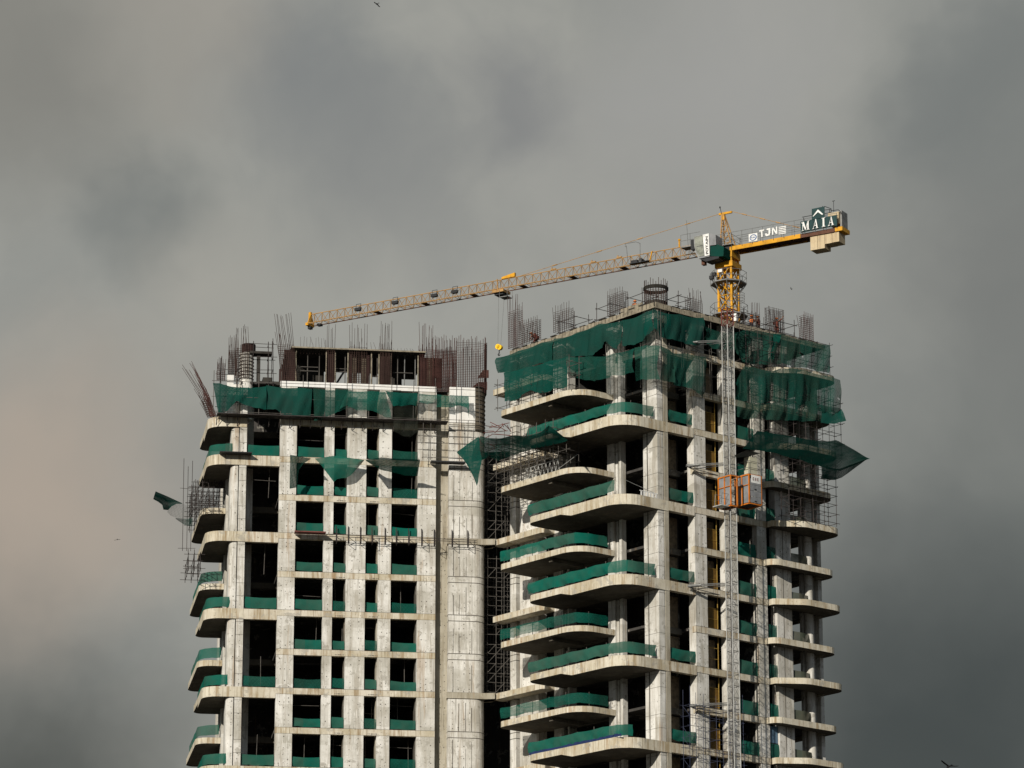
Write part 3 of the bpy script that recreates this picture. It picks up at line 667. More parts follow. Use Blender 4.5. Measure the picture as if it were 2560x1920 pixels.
bignet('grey knotted net hanging under the dark green folded net', FL, 1, -.95, A2([(660, 1180), (850, 1150), (940, 1180)]), A2([(660, 1470), (850, 1530), (940, 1470)]), 'net_grey', NL)
bignet('short pale green net over the right white pier head', FL, 1, -.85, A2([(950, 1030), (1160, 1040)]), A2([(950, 1130), (1050, 1150), (1160, 1130)]), 'net_thin', NL)
bignet('small green net over the recess beside the white wall', FL, 1, -.85, A2([(1160, 1040), (1310, 1050)]), A2([(1160, 1180), (1310, 1185)]), 'net_thin', NL)
bignet('pale green net over the fresh white wall with a long tail', FL, 1, -.85, A2([(1310, 1050), (1530, 1050)]), A2([(1310, 1190), (1420, 1160), (1510, 1190), (1530, 1300)]), 'net_thin', NL)
# right tower, left face, upper row
bignet('green net at the far left end below the roof edge of the right tower', FR, 1, -1.95, A3([(90, 850), (310, 780), (560, 690), (720, 640)]), A3([(95, 1010), (330, 995), (470, 930), (720, 880)]), 'net_big', NRb)
bignet('large green net under the roof edge of the right tower', FR, 1, -1.95, A3([(715, 640), (900, 600), (1200, 480), (1470, 440)]), A3([(715, 880), (900, 835), (1150, 815), (1290, 665), (1390, 750), (1470, 650)]), 'net_big', NRb)
bignet('smooth green net just left of the roof corner', FR, 1, -1.95, A3([(1465, 440), (1600, 400), (1800, 318)]), A3([(1465, 725), (1560, 705), (1700, 650), (1810, 530)]), 'net_big', NRb)
bignet('green net swagged in curtain folds just right of the roof corner', FR, 0, -.62, A3([(1800, 318), (1900, 335), (2070, 370)]) + A4([(160, 385), (345, 400)]), A3([(1810, 530), (1900, 610), (2080, 660)]) + A4([(160, 690), (300, 700), (345, 640)]), 'net_big', NRa, .16, sag=.16)
bignet('dark sheer net half behind the hoist mast under the roof edge', FR, 0, -.5, A4([(350, 500), (540, 560), (690, 580)]), A4([(360, 640), (430, 745), (690, 760)]), 'net_mesh', NRa)
bignet('sheer green net right of the hoist mast under the workers', FR, 0, -1.0, A4([(685, 575), (800, 530), (990, 560), (1190, 580)]), A4([(690, 760), (790, 900), (1000, 920), (1190, 905)]), 'net_mesh', NRa)
bignet('bright green loose flap hanging over the sheer net below the workers', FR, 0, -1.15, A4([(1105, 590), (1200, 585)]), A4([(1060, 860), (1100, 860)]), 'net', NRa, .12)
bignet('green net over the upper right end of the right tower', FR, 0, -2.3, A4([(1195, 585), (1430, 650), (1722, 705)]), A4([(1190, 905), (1310, 940), (1500, 960), (1712, 1015)]), 'net_mesh', NRa)
# right tower, lower row
bignet('green net hung in front of the far left short balcony of the right tower', FR, 1, -5.35, A3([(170, 1010), (500, 930), (850, 830)]), A3([(190, 1330), (330, 1290), (450, 1200), (600, 1230), (720, 1190), (855, 1155)]), 'net_big', NRb, .2)
bignet('sheer green net with a dark slit over the scaffold bay', FR, 1, -3.4, A3([(855, 835), (1100, 830), (1290, 822), (1600, 740)]), A3([(880, 1060), (950, 1060), (1150, 1100), (1300, 1060), (1600, 1000)]), 'net_mesh', NRb)
bignet('see-through green net round the pier under the roof corner', FR, 1, -2.3, A3([(1600, 740), (1720, 700), (1880, 715)]), A3([(1610, 1100), (1750, 1070), (1880, 1085)]), 'net_thin', NRb)
bignet('torn sheer green net beside the hoist mast with a square hole', FR, 0, -1.1, A3([(1880, 715), (2000, 760)]) + A4([(0, 785), (190, 805), (370, 830)]), A3([(1880, 1085), (2050, 1110)]) + A4([(0, 1130), (130, 1160), (250, 1200), (340, 1290), (365, 1200)]), 'net_mesh', NRa)
bignet('teal sheer net over the lower right end, gathered at its left', FR, 0, -2.5, A4([(690, 1120), (780, 930), (1080, 985), (1310, 950), (1600, 1020), (1835, 1080)]), A4([(690, 1290), (830, 1330), (950, 1350), (1080, 1310), (1350, 1350), (1600, 1420), (1845, 1470)]), 'net_mesh', NRa, .2)
bignet('darker knotted net below the teal sheer net at the right end', FR, 0, -2.5, A4([(690, 1290), (950, 1350), (1350, 1285), (1840, 1400)]), A4([(700, 1500), (1300, 1530), (1700, 1540), (1870, 1500)]), 'net_mesh', NRa, .2, rows=8)
bignet('dark pointed net end sticking out at the right tower edge', FR, 0, (-2.5, -3.2), A4([(1640, 1420), (1760, 1450), (1850, 1400)]), A4([(1620, 1560), (1780, 1560), (1900, 1530)]), 'net_big', NRa, .05)
# awnings
G5 = 'catch net awnings'
def awning(label, F, axis, v0, v1, top, bot, mat, nrm, amp=.22, sag=0.0, rows=10):
    return sheet('net_awning', pl(F, axis, v0, top), pl(F, axis, v1, bot), mat, label, 'awning', G5, amp, nrm, .8, rows, .35, sag, .01)
awning('large dark green awning jutting out between the two towers', FR, 1, -8.0, -5.4, B1([(80, 188), (150, 208), (270, 212), (390, 180), (530, 190), (640, 160), (725, 88), (900, 222)]), B1([(-5, 440), (160, 385), (250, 425), (450, 345), (600, 310), (760, 268), (840, 250), (905, 228)]), 'net_big', NRb)
awning('hanging point of the dark green awning over the left tower edge', FR, 1, -8.0, -8.1, A6([(1500, 210), (1620, 120), (1730, 45)]), A6([(1620, 320), (1670, 480), (1712, 572)]) + [(1205, 1150)], 'net_big', NRb, .1)
awning('large dark green awning on the right side ending in a sharp tip', FR, 0, -6.0, -2.5, B2([(955, 140), (1240, 185), (1450, 225), (1620, 240), (1700, 225), (1880, 325), (2005, 405)]), B2([(820, 308), (970, 330), (1100, 340), (1300, 400), (1450, 450), (1540, 470), (1730, 520), (2000, 408)]), 'net_big', NRa)
awning('lower torn flap under the tip of the right awning', FR, 0, -3.5, -3.0, B2([(1560, 480), (1720, 500), (1990, 405)]), B2([(1550, 590), (1680, 605), (1750, 580)]), 'net_big', NRa, .1)
awning('small dark flap over the hoist cage landing', FR, 0, -3.6, -1.2, B2([(740, 370), (860, 320), (985, 352)]), B2([(740, 395), (850, 385), (985, 354)]), 'black', NRa, .05)
awning('torn green pennant with a long tail, left one on the left tower', FL, 1, -2.6, -.9, A5([(1515, 235), (1620, 255), (1730, 275)]), A5([(1510, 585), (1590, 585), (1600, 400), (1660, 320), (1728, 280)]), 'net_big', NL, .12)
awning('bright green ragged pennant, middle one of the three on the left tower', FL, 1, -1.2, -.9, A6([(30, 275), (130, 262), (230, 245), (400, 270), (545, 290)]), A6([(100, 350), (190, 475), (232, 525), (262, 480), (380, 470), (450, 400), (540, 296)]), 'net', NL, .14)
awning('dark green swagged pennant, right one of the three on the left tower', FL, 1, -3.4, -.9, A6([(555, 290), (720, 262), (830, 275), (1122, 285)]), A6([(560, 296), (700, 390), (830, 420), (960, 450), (1095, 455)]), 'net_big', NL, .14)
def FLx(x, y, v): return FL.pt(x, y, 1, v)
awning('dark green net corner flying off poles at the far left', FL, 1, 1.8, 5.4, A5([(120, 615), (250, 670), (400, 740)]), A5([(95, 697), (190, 745), (190, 800), (240, 822), (310, 745), (395, 742)]), 'net_big', NL, .1)
awning('sheer grey remnant of the net at the far left', FL, 1, 3.0, 3.6, A5([(240, 825), (310, 750), (400, 742), (480, 775)]), A5([(240, 830), (290, 880), (400, 900), (500, 890)]), 'net_grey', NL, .05)
awning('pale green tail of the far left net near the scaffold', FL, 1, 3.4, 4.0, A5([(320, 890), (420, 900), (510, 895)]), A5([(330, 900), (430, 970), (500, 980)]), 'net_thin', NL, .08)

# ================================================================ SCAFFOLDS
def scaffold(label, F, us, vs, z0, z1, dz, mat='pipe', r=.035, over=.6, diag=True, loc=None, group='tube scaffolds', jit=.06, skip=0.0, name='scaffold'):
    """us, vs: plan positions of the standards; ledgers at every dz"""
    t = thing(name, label, 'scaffold', F.p(us[0], vs[0], z0), group)
    zs = []; z = z0 + .25
    while z < z1: zs.append(z); z += dz
    for v in vs:
        for u in us:
            m = MB(); top = z1 + random.uniform(0, over)
            m.bar(F.p(u + random.uniform(-jit, jit), v, z0), F.p(u + random.uniform(-jit, jit), v, top), r, 6); m.build('standard', mat, t)
    m = MB()
    for z in zs:
        for v in vs:
            if random.random() < skip: continue
            e = random.uniform(.05, .5); m.bar(F.p(us[0] - e, v, z + random.uniform(-.04, .04)), F.p(us[-1] + e, v, z + random.uniform(-.04, .04)), r * .9, 6)
    if len(m.v): m.build('ledgers', mat, t)
    m = MB()
    for z in zs:
        for u in us:
            if random.random() < skip or len(vs) < 2: continue
            e = random.uniform(.05, .4); m.bar(F.p(u, vs[0] - e, z + .05), F.p(u, vs[-1] + e, z + .05), r * .9, 6)
    if len(m.v): m.build('transoms', mat, t)
    if diag:
        m = MB()
        for i in range(len(us) - 1):
            for j in range(len(zs) - 1):
                if random.random() < .28: m.bar(F.p(us[i], vs[0], zs[j]), F.p(us[i + 1], vs[0], zs[j + 1]), r * .8, 6)
        if len(m.v): m.build('braces', mat, t)
    return t
def lin(a, b, n): return [a + (b - a) * i / (n - 1) for i in range(n)]
GP = Frame(FL.p(4.5, 1.2, 0), (0.985, 0.17, 0), (-0.17, 0.985, 0))
for zt, zb, w_ in ((ZK(4) - .6, ZK(0) + .1, 'lower, standing on the lower link'), (ZK(6) + 1.2, ZK(4) + .05, 'upper, standing on the upper link')):
    scaffold('tall tube scaffold in the dark gap, %s' % w_, GP, lin(0.1, 2.3, 4), [0.0, 1.4, 2.8], zb, zt, .82, 'pipe', .028, .2, True, skip=.1)
scaffold('dense tube scaffold on the far left short balcony under the awning', FR, lin(7.8, 16.2, 9), [-5.6, -4.2, -2.9], ZK(5) + .02, ZK(6) + .9, .8, 'pipe', .028, .5)
scaffold('scaffold behind the low hung green net on the upper short balcony', FR, lin(6.2, 15.5, 7), [-5.2, -4.2], ZK(7) + .02, ZK(7) + 2.6, 1.0, 'pipe', .028, .4)
scaffold('scaffold round the corner pier behind the see-through nets', FR, lin(-.9, 5.6, 4), [-1.75, -1.5], ZK(7) - .4, ZK(9) - .9, 1.7, 'pipe', .022, .1, False, skip=.3)
scaffold('scaffold behind the swagged net between corner and hoist', FR, [-.35, -.1], lin(-1.6, 6.2, 6), ZK(7) - .5, ZK(9) - .7, 1.6, 'pipe', .022, .1, False, skip=.3)
scaffold('scaffold wrapped round the upper right end behind the nets', FR, [-1.35, -.6], lin(7.6, 17.3, 8), ZK(7) + .2, ZK(9) - .3, .95, 'dark_pipe', .024, .3, jit=.03)
scaffold('scaffold on the right hand balcony behind the grey net', FR, [-2.35, -1.6], lin(9.2, 17.4, 7), ZK(6) - .6, ZK(7) + 1.5, .9, 'dark_pipe', .024, .2)
scaffold('open tube scaffold on the right hand balconies below the awning', FR, [-2.3, -1.35], lin(11.3, 16.7, 5), ZK(4) + .02, ZK(5) + 2.0, .78, 'dark_pipe', .026, .4)
scaffold('blue grey tube scaffold at the bottom between corner pier and hoist', FR, [-1.5, -.7], lin(.6, 6.4, 5), ZK(-3), ZK(-1) + .2, .85, 'bluepipe', .02, 1.0, skip=.15)
scaffold('tangled tube scaffold on the set back balcony at the far left', FL, lin(-20.1, -17.9, 6), [5.2, 7.0, 9.5, 12.5], ZK(5) - .5, ZK(6) - 1.0, .4, 'dark_pipe', .026, .7, jit=.15)
scaffold('thin tall poles standing beside the far left balconies', FL, [FL.on(459, 1250, 1, 6.0)[0], FL.on(470, 1250, 1, 6.0)[0], FL.on(480, 1250, 1, 6.0)[0]], [6.0], ZK(4) - .4, ZK(6) + .2, 5.2, 'dark_pipe', .024, 1.4, False)
scaffold('small bracket scaffold under the far left balcony tip', FL, [-20.5, -20.0, -19.5], [3.2, 5.4, 7.6], ZK(3) + .5, ZK(3) + 2.0, .6, 'dark_pipe', .028, .5, True)
scaffold('scaffold posts carrying the nets along the left tower top', FL, lin(-18.9, 3.6, 13), [-.8], ZK(7) - .05, ZK(8) + .25, 1.35, 'pipe', .028, .35, False)
scaffold('access scaffold in front of the recess of the left tower', FL, [-1.2, -.55, 1.9, 2.6], [-.9], ZK(6) - .1, ZK(7) + .1, .62, 'pipe', .026, .3, False)
scaffold('scaffold round the leftmost column on the left tower roof', FL, [-18.3, -16.9], [.1, 1.6], ZK(7) + .1, ZK(8) + 1.8, .95, 'dark_pipe', .03, .5, False)
scaffold('scaffold with a small platform right of the round column on the left roof', FL, [-15.6, -14.3, -13.9], [.3, 1.3], ZK(8) - .4, ZK(9) + .2, 1.15, 'dark_pipe', .03, .9, False)
# roof guard frames of the right tower
GF = 'tube guard frames on the roof edge'
for a0, a1, w_ in ((10.2, 12.2, 'beside the low mesh wall of bars'), (5.6, 7.4, 'right of the middle rebar cage'), (1.6, 3.4, 'left of the orange vested worker')):
    scaffold('tube guard frame on the roof, %s' % w_, FR, [a0, a1], [-1.2, .4], ZK(9), ZK(9) + 1.5, 1.0, 'dark_pipe', .03, .35, False, group=GF, name='guard_scaffold')
for b0, b1, w_ in ((1.4, 2.7, 'right of the round rebar ring'), (8.8, 10.2, 'between the standing workers'), (12.4, 14.6, 'left of the last rebar cage')):
    scaffold('tube guard frame on the roof, %s' % w_, FR, [.1, 1.5], [b0, b1], ZK(9), ZK(9) + 1.5, .9, 'dark_pipe', .03, .35, False, group=GF, name='guard_scaffold')
# brackets on the left tower at the level of the upper link
for i, (bx, by) in enumerate([(250, 1130), (375, 1125), (500, 1130), (620, 1120), (755, 1130), (872, 1125), (1000, 1130), (1135, 1140), (1265, 1145), (1450, 1150), (1612, 1155)]):
    u, z = FL.on(780 + bx / 4.148, 1080 + by / 4.148, 1, -.1); z = ZK(4) - .35
    m = MB(); p = lambda du, v, dz: FL.p(u + du, v, z + dz)
    m.bar(p(0, -.12, -.35), p(0, -.12, 1.05), .035, 6); m.bar(p(0, -.12, .15), p(.0, -1.0, .15), .03); m.bar(p(0, -1.0, .15), p(0, -.12, -.5), .028); m.bar(p(0, -1., -.5), p(0, -1.0, .6), .025)
    m.bar(p(0, -.12, -.5), p(0, -1.0, -.5), .025)
    W_ = ['first', 'second', 'third', 'fourth', 'fifth', 'sixth', 'seventh', 'eighth', 'ninth', 'tenth', 'last'][i]
    tag(m.build('scaffold_bracket', 'dark_pipe'), 'triangular steel bracket with an upright rod, %s from the left' % W_, 'bracket', 'steel brackets in a row across the left tower')
m = MB()
for dz in (-.12, .05): m.bar(FL.p(-9.4, -.95, ZK(4) - .3 + dz), FL.p(3.4, -.95, ZK(4) - .4 + dz), .028)
tag(m.build('bracket_rail', 'dark_pipe'), 'thin rail pipes lying along the row of brackets', 'rail')
m = MB(); m.box(FL, -11.9, -9.3, -1.0, -.2, ZK(4) - .12, ZK(4) - .02); tag(m.build('plank', 'pipe_red'), 'red brown walkway plank at the left end of the bracket row', 'plank')
m = MB(); m.box(FL, -18.3, -15.6, -.9, -.05, ZK(6) - .02, ZK(6) + .05); tag(m.build('plank', 'black'), 'dark platform board over the front balcony edge of the left tower', 'plank')
m = MB(); m.box(FL, -0.5, 2.4, -1.0, -.2, ZK(6) - .25, ZK(6) - .15); tag(m.build('plank', 'black'), 'dark platform board in front of the recess of the left tower', 'plank')
for q in range(2):
    m = MB(); m.bar(FR.p(.05 if q else 8.0, -5.0, ZK(5) + .1), FR.p(5.8 if q else 5.6, -4.9 if q == 0 else -1.2, ZK(5) + .9), .02) if q == 0 else m.bar(FR.p(.3, -4.6, ZK(4) + 1.1), FR.p(.3, -1.3, ZK(4) + .5), .02)
    tag(m.build('guard_cable', 'galv'), 'thin guard cable along a bare balcony edge, %s' % ('lower one near the corner' if q else 'upper one'), 'cable')
# white truss frames on two balconies
for k, a0, a1, n, w_ in ((5, 8.2, 12.6, 9, 'leaning in a row on the short balcony'), (6, 6.0, 11.6, 8, 'standing behind the topmost balcony net')):
    m = MB()
    for i in range(n):
        a = a0 + (a1 - a0) * i / n; st = (a1 - a0) / n; bb = -4.6
        m.bar(FR.p(a, bb, ZK(k) + .15), FR.p(a + st * .5, bb, ZK(k) + random.uniform(.95, 1.15)), .026); m.bar(FR.p(a + st * .5, bb, ZK(k) + 1.1), FR.p(a + st, bb, ZK(k) + .15), .026)
    m.bar(FR.p(a0, bb, ZK(k) + 1.12), FR.p(a1, bb, ZK(k) + 1.12), .03)
    tag(m.build('truss_frame', 'galv'), 'white zigzag truss frame %s' % w_, 'truss')
m = MB()
for i in range(7): b_ = -2.9 + i * .32; m.box(FR, .12, .16, b_, b_ + .14, ZK(4) + .02, ZK(4) + .38)
m.box(FR, .12, .16, -3.0, -.75, ZK(4) + .39, ZK(4) + .45); tag(m.build('guard_rail', 'signwhite'), 'low white slatted rail on the balcony beside the corner pier', 'railing')

# ================================================================ REBAR
GR = 'rebar cages'
def rebar(label, F, axis, val, x0, x1, ytop, ytie, ybase, n=10, depth=.5, lean=0.0, mat='rebar', ringmat=None, r=.021, dz=.17, fan=0.0, jit=.3, group=GR, rr=.014):
    (u0, zb), (u1, _) = F.on(x0, ybase, axis, val), F.on(x1, ybase, axis, val)
    if u0 > u1: u0, u1 = u1, u0
    zt = F.on((x0 + x1) / 2, ytop, axis, val)[1]; zi = F.on((x0 + x1) / 2, ytie, axis, val)[1]
    P = (lambda u, d, z: F.p(u, val + d, z)) if axis == 1 else (lambda u, d, z: F.p(val + d, u, z))
    t = thing('rebar_cage', label, 'rebar', P((u0 + u1) / 2, depth / 2, zb), group)
    m = MB(); H = zt - zb
    for d in (0, depth):
        for i in range(n):
            f = i / (n - 1); u = u0 + (u1 - u0) * f; z2 = zt - random.uniform(0, jit) * (H * .35) - (0 if d == 0 else (zt - zi) * random.uniform(.45, .95))
            e = lean * (z2 - zb) + fan * (f - .5) * (z2 - zb)
            um = u + e * .4 + random.uniform(-.03, .03); bend_ = random.choice((0, 0, 0, random.uniform(-.22, .22)))
            m.bar(P(u, d, zb), P(um, d, zb + (z2 - zb) * .5), r, 4); m.bar(P(um, d, zb + (z2 - zb) * .5), P(u + e + random.uniform(-.07, .07) + bend_, d, z2), r, 4, r * .7)
    m.build('main_bars', mat, t)
    m = MB(); z = zb + .05
    while z < zi:
        o = lean * (z - zb) * .8; w_ = fan * (z - zb) * .4; j = random.uniform(-.02, .02)
        c = [P(u0 + o - w_, 0, z + j), P(u1 + o + w_, 0, z - j), P(u1 + o + w_, depth, z), P(u0 + o - w_, depth, z)]
        m.path(c + [c[0]], rr); z += dz
    m.build('tie_bars', ringmat or mat, t)
    return t
rebar('tall leaning rebar cage at the left end of the left roof, above dark shutters', FL, 1, .1, 704, 742, 781, 862, 950, 10, .6, -.12, 'rebar', jit=.2)
rebar('rebar cage bent far to the left over the edge of the left tower', FL, 1, .3, 527, 541, 905, 975, 1040, 8, .5, -.42, 'rebar_red', fan=-.1, jit=.6)
rebar('second bent bundle of bars behind the far left one', FL, 1, 1.8, 520, 536, 912, 1000, 1040, 6, .5, -.5, 'rebar', fan=.1, jit=.6)
rebar('short rebar cage above the white block at the far left roof edge', FL, 1, .8, 543, 562, 893, 905, 948, 5, .4, 0, 'rebar_red')
rebar('rebar bundle behind the round column on the left roof', FL, 1, 2.2, 571, 590, 834, 872, 935, 8, .4, 0, 'rebar')
rebar('rebar rising out of the round column on the left roof', FL, 1, .3, 588, 621, 810, 870, 945, 9, .7, 0, 'rebar')
rebar('slim rebar cage between the first two dark formwork openings', FL, 1, .2, 816, 836, 808, 870, 950, 5, .4, 0, 'rebar')
rebar('wide rebar cage in the middle of the left roof', FL, 1, .2, 873, 916, 806, 866, 960, 8, .4, 0, 'rebar')
rebar('rebar cage left of the widest dark formwork opening', FL, 1, .2, 951, 978, 801, 872, 965, 8, .4, 0, 'rebar')
rebar('rebar cage right of the widest dark formwork opening', FL, 1, .2, 1050, 1080, 805, 870, 970, 9, .4, 0, 'rebar_red')
rebar('dense rebar wall mesh at the right part of the left roof', FL, 1, .2, 1082, 1142, 836, 872, 978, 22, .3, 0, 'rebar_red', dz=.13, r=.024, rr=.018)
rebar('rebar starters over the left dark formwork bay', FL, 1, .6, 752, 812, 840, 885, 884, 9, .3, 0, 'rebar', r=.013)
rebar('rebar starters over the second dark formwork bay', FL, 1, .6, 918, 948, 855, 885, 884, 4, .3, 0, 'rebar', r=.013)
rebar('faint rebar starters over the widest dark formwork bay', FL, 1, .6, 985, 1045, 870, 887, 886, 8, .3, 0, 'rebar', r=.012)
# curved mesh
def curved_mesh():
    t = thing('rebar_cage', 'large half round rebar mesh at the right end of the left roof', 'rebar', FL.p(3, 1, ZK(8)), GR)
    u0, zb = FL.on(1142, 978, 1, .1); u1, _ = FL.on(1219, 985, 1, .1); zt = FL.on(1180, 838, 1, .1)[1]; zi = FL.on(1180, 853, 1, .1)[1]
    pts = [(u0, 0)] + [(u0 + (u1 - u0 - .8) * i / 12, 0) for i in range(1, 13)] + [(u1 - .8 + .8 * math.sin(a * math.pi / 12), .8 - .8 * math.cos(a * math.pi / 12)) for a in range(1, 7)] + [(u1, .8 + .3 * i) for i in range(1, 6)]
    m = MB()
    for u, v in pts: m.bar(FL.p(u, .1 + v, zb), FL.p(u + random.uniform(-.05, .05), .1 + v, zt - random.uniform(0, .6)), .021)
    for u in lin(u0, u1 - .3, 14): m.bar(FL.p(u + .08, .7, zb), FL.p(u + .08, .7, zt - random.uniform(0.8, 2.0)), .018)
    m.build('main_bars', 'rebar_red', t); m = MB(); z = zb
    while z < zi: m.path([FL.p(u, .1 + v, z) for u, v in pts], .015); z += .15
    m.build('tie_bars', 'rebar', t)
    for (xa, xb, ya, yb) in ((1193, 1222, 925, 945), (1173, 1218, 955, 975)):
        m = MB(); m.quadface([FL.pt(xa, yb, 1, .5), FL.pt(xb, yb, 1, .5), FL.pt(xb, ya, 1, .5), FL.pt(xa + (xb - xa) * .5, ya, 1, .5)]); m.quadface([FL.pt(xa, yb, 1, .52), FL.pt(xb, yb, 1, .52), FL.pt(xb, ya, 1, .52), FL.pt(xa + (xb - xa) * .5, ya, 1, .52)]); m.build('shutter_panel', 'rebar_red', t)
curved_mesh()
rebar('very tall narrow rebar cage at the left end of the right roof', FR, 1, -1.0, 1271, 1293, 735, 775, 873, 7, .6, 0, 'rebar_red', jit=.15)
rebar('low wide rebar wall mesh next to the tall narrow cage', FR, 1, -1.0, 1299, 1343, 795, 803, 862, 12, .4, 0, 'rebar', jit=.15)
rebar('rebar cage on the right roof halfway to the corner', FR, 1, -1.0, 1384, 1422, 757, 774, 832, 8, .5, 0, 'rebar')
rebar('square rebar cage left of the orange vested worker', FR, 1, -1.0, 1519, 1556, 716, 729, 790, 8, .6, 0, 'rebar')
rebar('rebar cage with thick dark collars right of the roof corner', FR, 0, .2, 1726, 1756, 722, 745, 786, 7, .6, 0, 'rebar')
rebar('thin rebar cage beside the two standing workers', FR, 0, .3, 1879, 1900, 752, 784, 822, 6, .4, 0, 'rebar')
rebar('flat rebar mesh behind the arm raising worker', FR, 0, .6, 1924, 1961, 770, 771, 836, 9, .5, 0, 'rebar', jit=.05, dz=.14)
rebar('last rebar cage near the right end of the roof', FR, 0, .3, 2009, 2034, 781, 789, 852, 8, .5, 0, 'rebar_red')
def ring():
    t = thing('rebar_cage', 'round drum shaped rebar ring at the roof corner of the right tower', 'rebar', FR.p(.9, -.35, ZK(9)), GR)
    m = MB(); R_ = .95; c = lambda k, z, rr=R_: FR.p(.9 + rr * math.cos(k), -.35 + rr * math.sin(k), z)
    for i in range(26): k = i * math.tau / 26; m.bar(c(k, ZK(9)), c(k, ZK(9) + random.uniform(1.9, 2.35)), .023)
    m.build('main_bars', 'rebar', t); m = MB(); z = ZK(9) + .6
    while z < ZK(9) + 1.5: m.path([c(i * math.tau / 24, z) for i in range(25)], .018); z += .14
    m.build('tie_bars', 'rebar', t); m = MB()
    for dz in (0, .1, .2): m.path([c(i * math.tau / 24, ZK(9) + 1.5 + dz * .9, R_ + .04) for i in range(25)], .06)
    m.build('collar', 'darkdeck', t)
ring()
# dark formwork storey on top of the left tower
t = thing('formwork_storey', 'dark formwork storey with red brown shutters on top of the left tower', 'formwork', FL.p(-7, 1, ZK(8)))
zt8 = ZK(9) - .32
m = MB(); m.box(FL, -12.4, -.9, .15, 7, zt8, zt8 + .16); m.build('deck', 'darkdeck', t)
m = MB(); m.box(FL, -12.35, -0.9, .02, .14, zt8 + .02, zt8 + .14); m.build('deck_edge', 'deck', t)
m = MB(); m.box(FL, -12.2, -9.3, 3.2, 3.3, ZK(8) + .05, zt8); m.build('back_shutter', 'darkdeck', t)
m = MB(); m.box(FL, -8.6, -7.5, 3.2, 3.3, ZK(8) + 2.0, zt8); m.build('back_shutter', 'darkdeck', t)
m = MB(); m.box(FL, -5.2, -4.7, 3.2, 3.3, ZK(8) + 1.6, zt8); m.build('back_shutter', 'darkdeck', t)
m = MB(); m.box(FL, -3.9, -2.6, 3.2, 3.3, ZK(8) + 0.02, zt8); m.build('back_shutter', 'darkdeck', t)
m = MB(); m.box(FL, -2.59, -1.4, 3.2, 3.3, ZK(8) + 1.5, zt8); m.build('back_shutter', 'darkdeck', t)
for u0, u1 in ((-12.95, -12.0), (-9.35, -8.65), (-5.9, -5.6), (-7.5, -7.1), (-4.85, -3.9), (-1.5, -.75), (-.74, .6)):
    m = MB(); m.box(FL, u0, u1, .6, .75, ZK(8) + .02, zt8 - .02 if u0 < -2 else zt8 - .25); m.build('shutter_panel', 'shutter' if u0 != -.74 else 'oldform', t)
for u0, u1 in ((-7.08, -6.7), (-6.35, -5.95)):
    m = MB(); m.box(FL, u0, u1, .6, .7, ZK(8) + .02, zt8 - .5); m.build('shutter_panel', 'oldform', t)
for u in (-11.98, -9.4, -8.62, -7.55, -5.55, -4.9, -3.85, -1.55):
    m = MB(); m.box(FL, u, u + .08, .4, .52, ZK(8) + .02, zt8 - .02); m.build('timber_stud', 'deck', t)
for i, h in enumerate((1.2, 1.6, 2.1, 2.5)):
    m = MB(); m.box(FL, -13.3 + i * .12 - (0 if i else .05), -13.3 + (i + 1) * .12, .5, .7, ZK(8), ZK(8) + h); m.build('stepped_shutter', 'shutter', t)
for u in (-11.9, -10.9, -9.9, -8.5, -7.7, -5.4, -4.95, -3.2, -2.6, -1.7):
    m = MB(); m.bar(FL.p(u, .9 + .3 * ((u * 7) % 1), ZK(8)), FL.p(u, .9, zt8), .04, 6); m.build('prop', 'pipe' if u < -3 else 'galv_dark', t)
for u0, u1, z in ((-12, -10, 1.25), (-12, -10, 1.6), (-8.6, -7.5, 1.3), (-8.6, -7.5, 1.55), (-3.6, -1.9, 1.4), (-5.5, -4.8, 1.0)):
    m = MB(); m.bar(FL.p(u0, .95, ZK(8) + z), FL.p(u1, .95, ZK(8) + z), .035, 6); m.build('cross_tube', 'pipe', t)
m = MB(); m.bar(FL.p(-8.4, 1.2, ZK(8) + .3), FL.p(-7.7, 1.2, ZK(8) + 1.5), .09); m.build('diagonal_strut', 'black', t)
# round column under construction and its ring clamps
t = thing('round_column', 'round concrete column with dark ring clamps at the left end of the left roof', 'column', FL.p(-16.2, .8, ZK(7)))
m = MB()
for i in range(24):
    a0, a1 = i * math.tau / 24, (i + 1) * math.tau / 24
cyl = lambda mb, R_, z0, z1, u=-16.1, v=.95, n=24: mb.prism(FL, [(u + R_ * math.cos(i * math.tau / n), v + R_ * math.sin(i * math.tau / n)) for i in range(n)], z0, z1)
cyl(m, .58, ZK(7), ZK(9) - .75); m.build('shaft', 'pier', t)
m = MB()
for i in range(8): cyl(m, .64, ZK(8) + .25 + i * .3, ZK(8) + .30 + i * .3)
m.build('ring_clamps', 'darkdeck', t)
m = MB(); cyl(m, .6, ZK(9) - .75, ZK(9) + .05, -15.95); m.build('shutter_panel', 'shutter', t)
m = MB(); m.box(FL, -17.75, -17.2, .3, .8, ZK(7), ZK(8) + .45); tag(m.build('pier_stub', 'white'), 'small white pier stub left of the round column on the roof', 'pier')
m = MB(); m.box(FL, -15.9, -14.0, .3, 1.3, ZK(9) - .85, ZK(9) - .65); tag(m.build('platform', 'darkdeck'), 'small dark platform beside the round column', 'platform')
m = MB(); m.box(FL, -15.25, -14.95, .6, .9, ZK(8) - .3, ZK(9) - .86); tag(m.build('formwork_post', 'darkdeck'), 'dark post under the small roof platform', 'post')
m = MB(); m.box(FL, -15.2, -13.2, .4, 3.0, ZK(8) - .25, ZK(8) + .05); m.box(FL, -14.7, -13.9, .8, 2.0, ZK(8) + .05, ZK(8) + .5)
tag(m.build('formwork_stack', 'darkdeck'), 'dark stack of formwork between the round column and the leaning rebar', 'formwork')
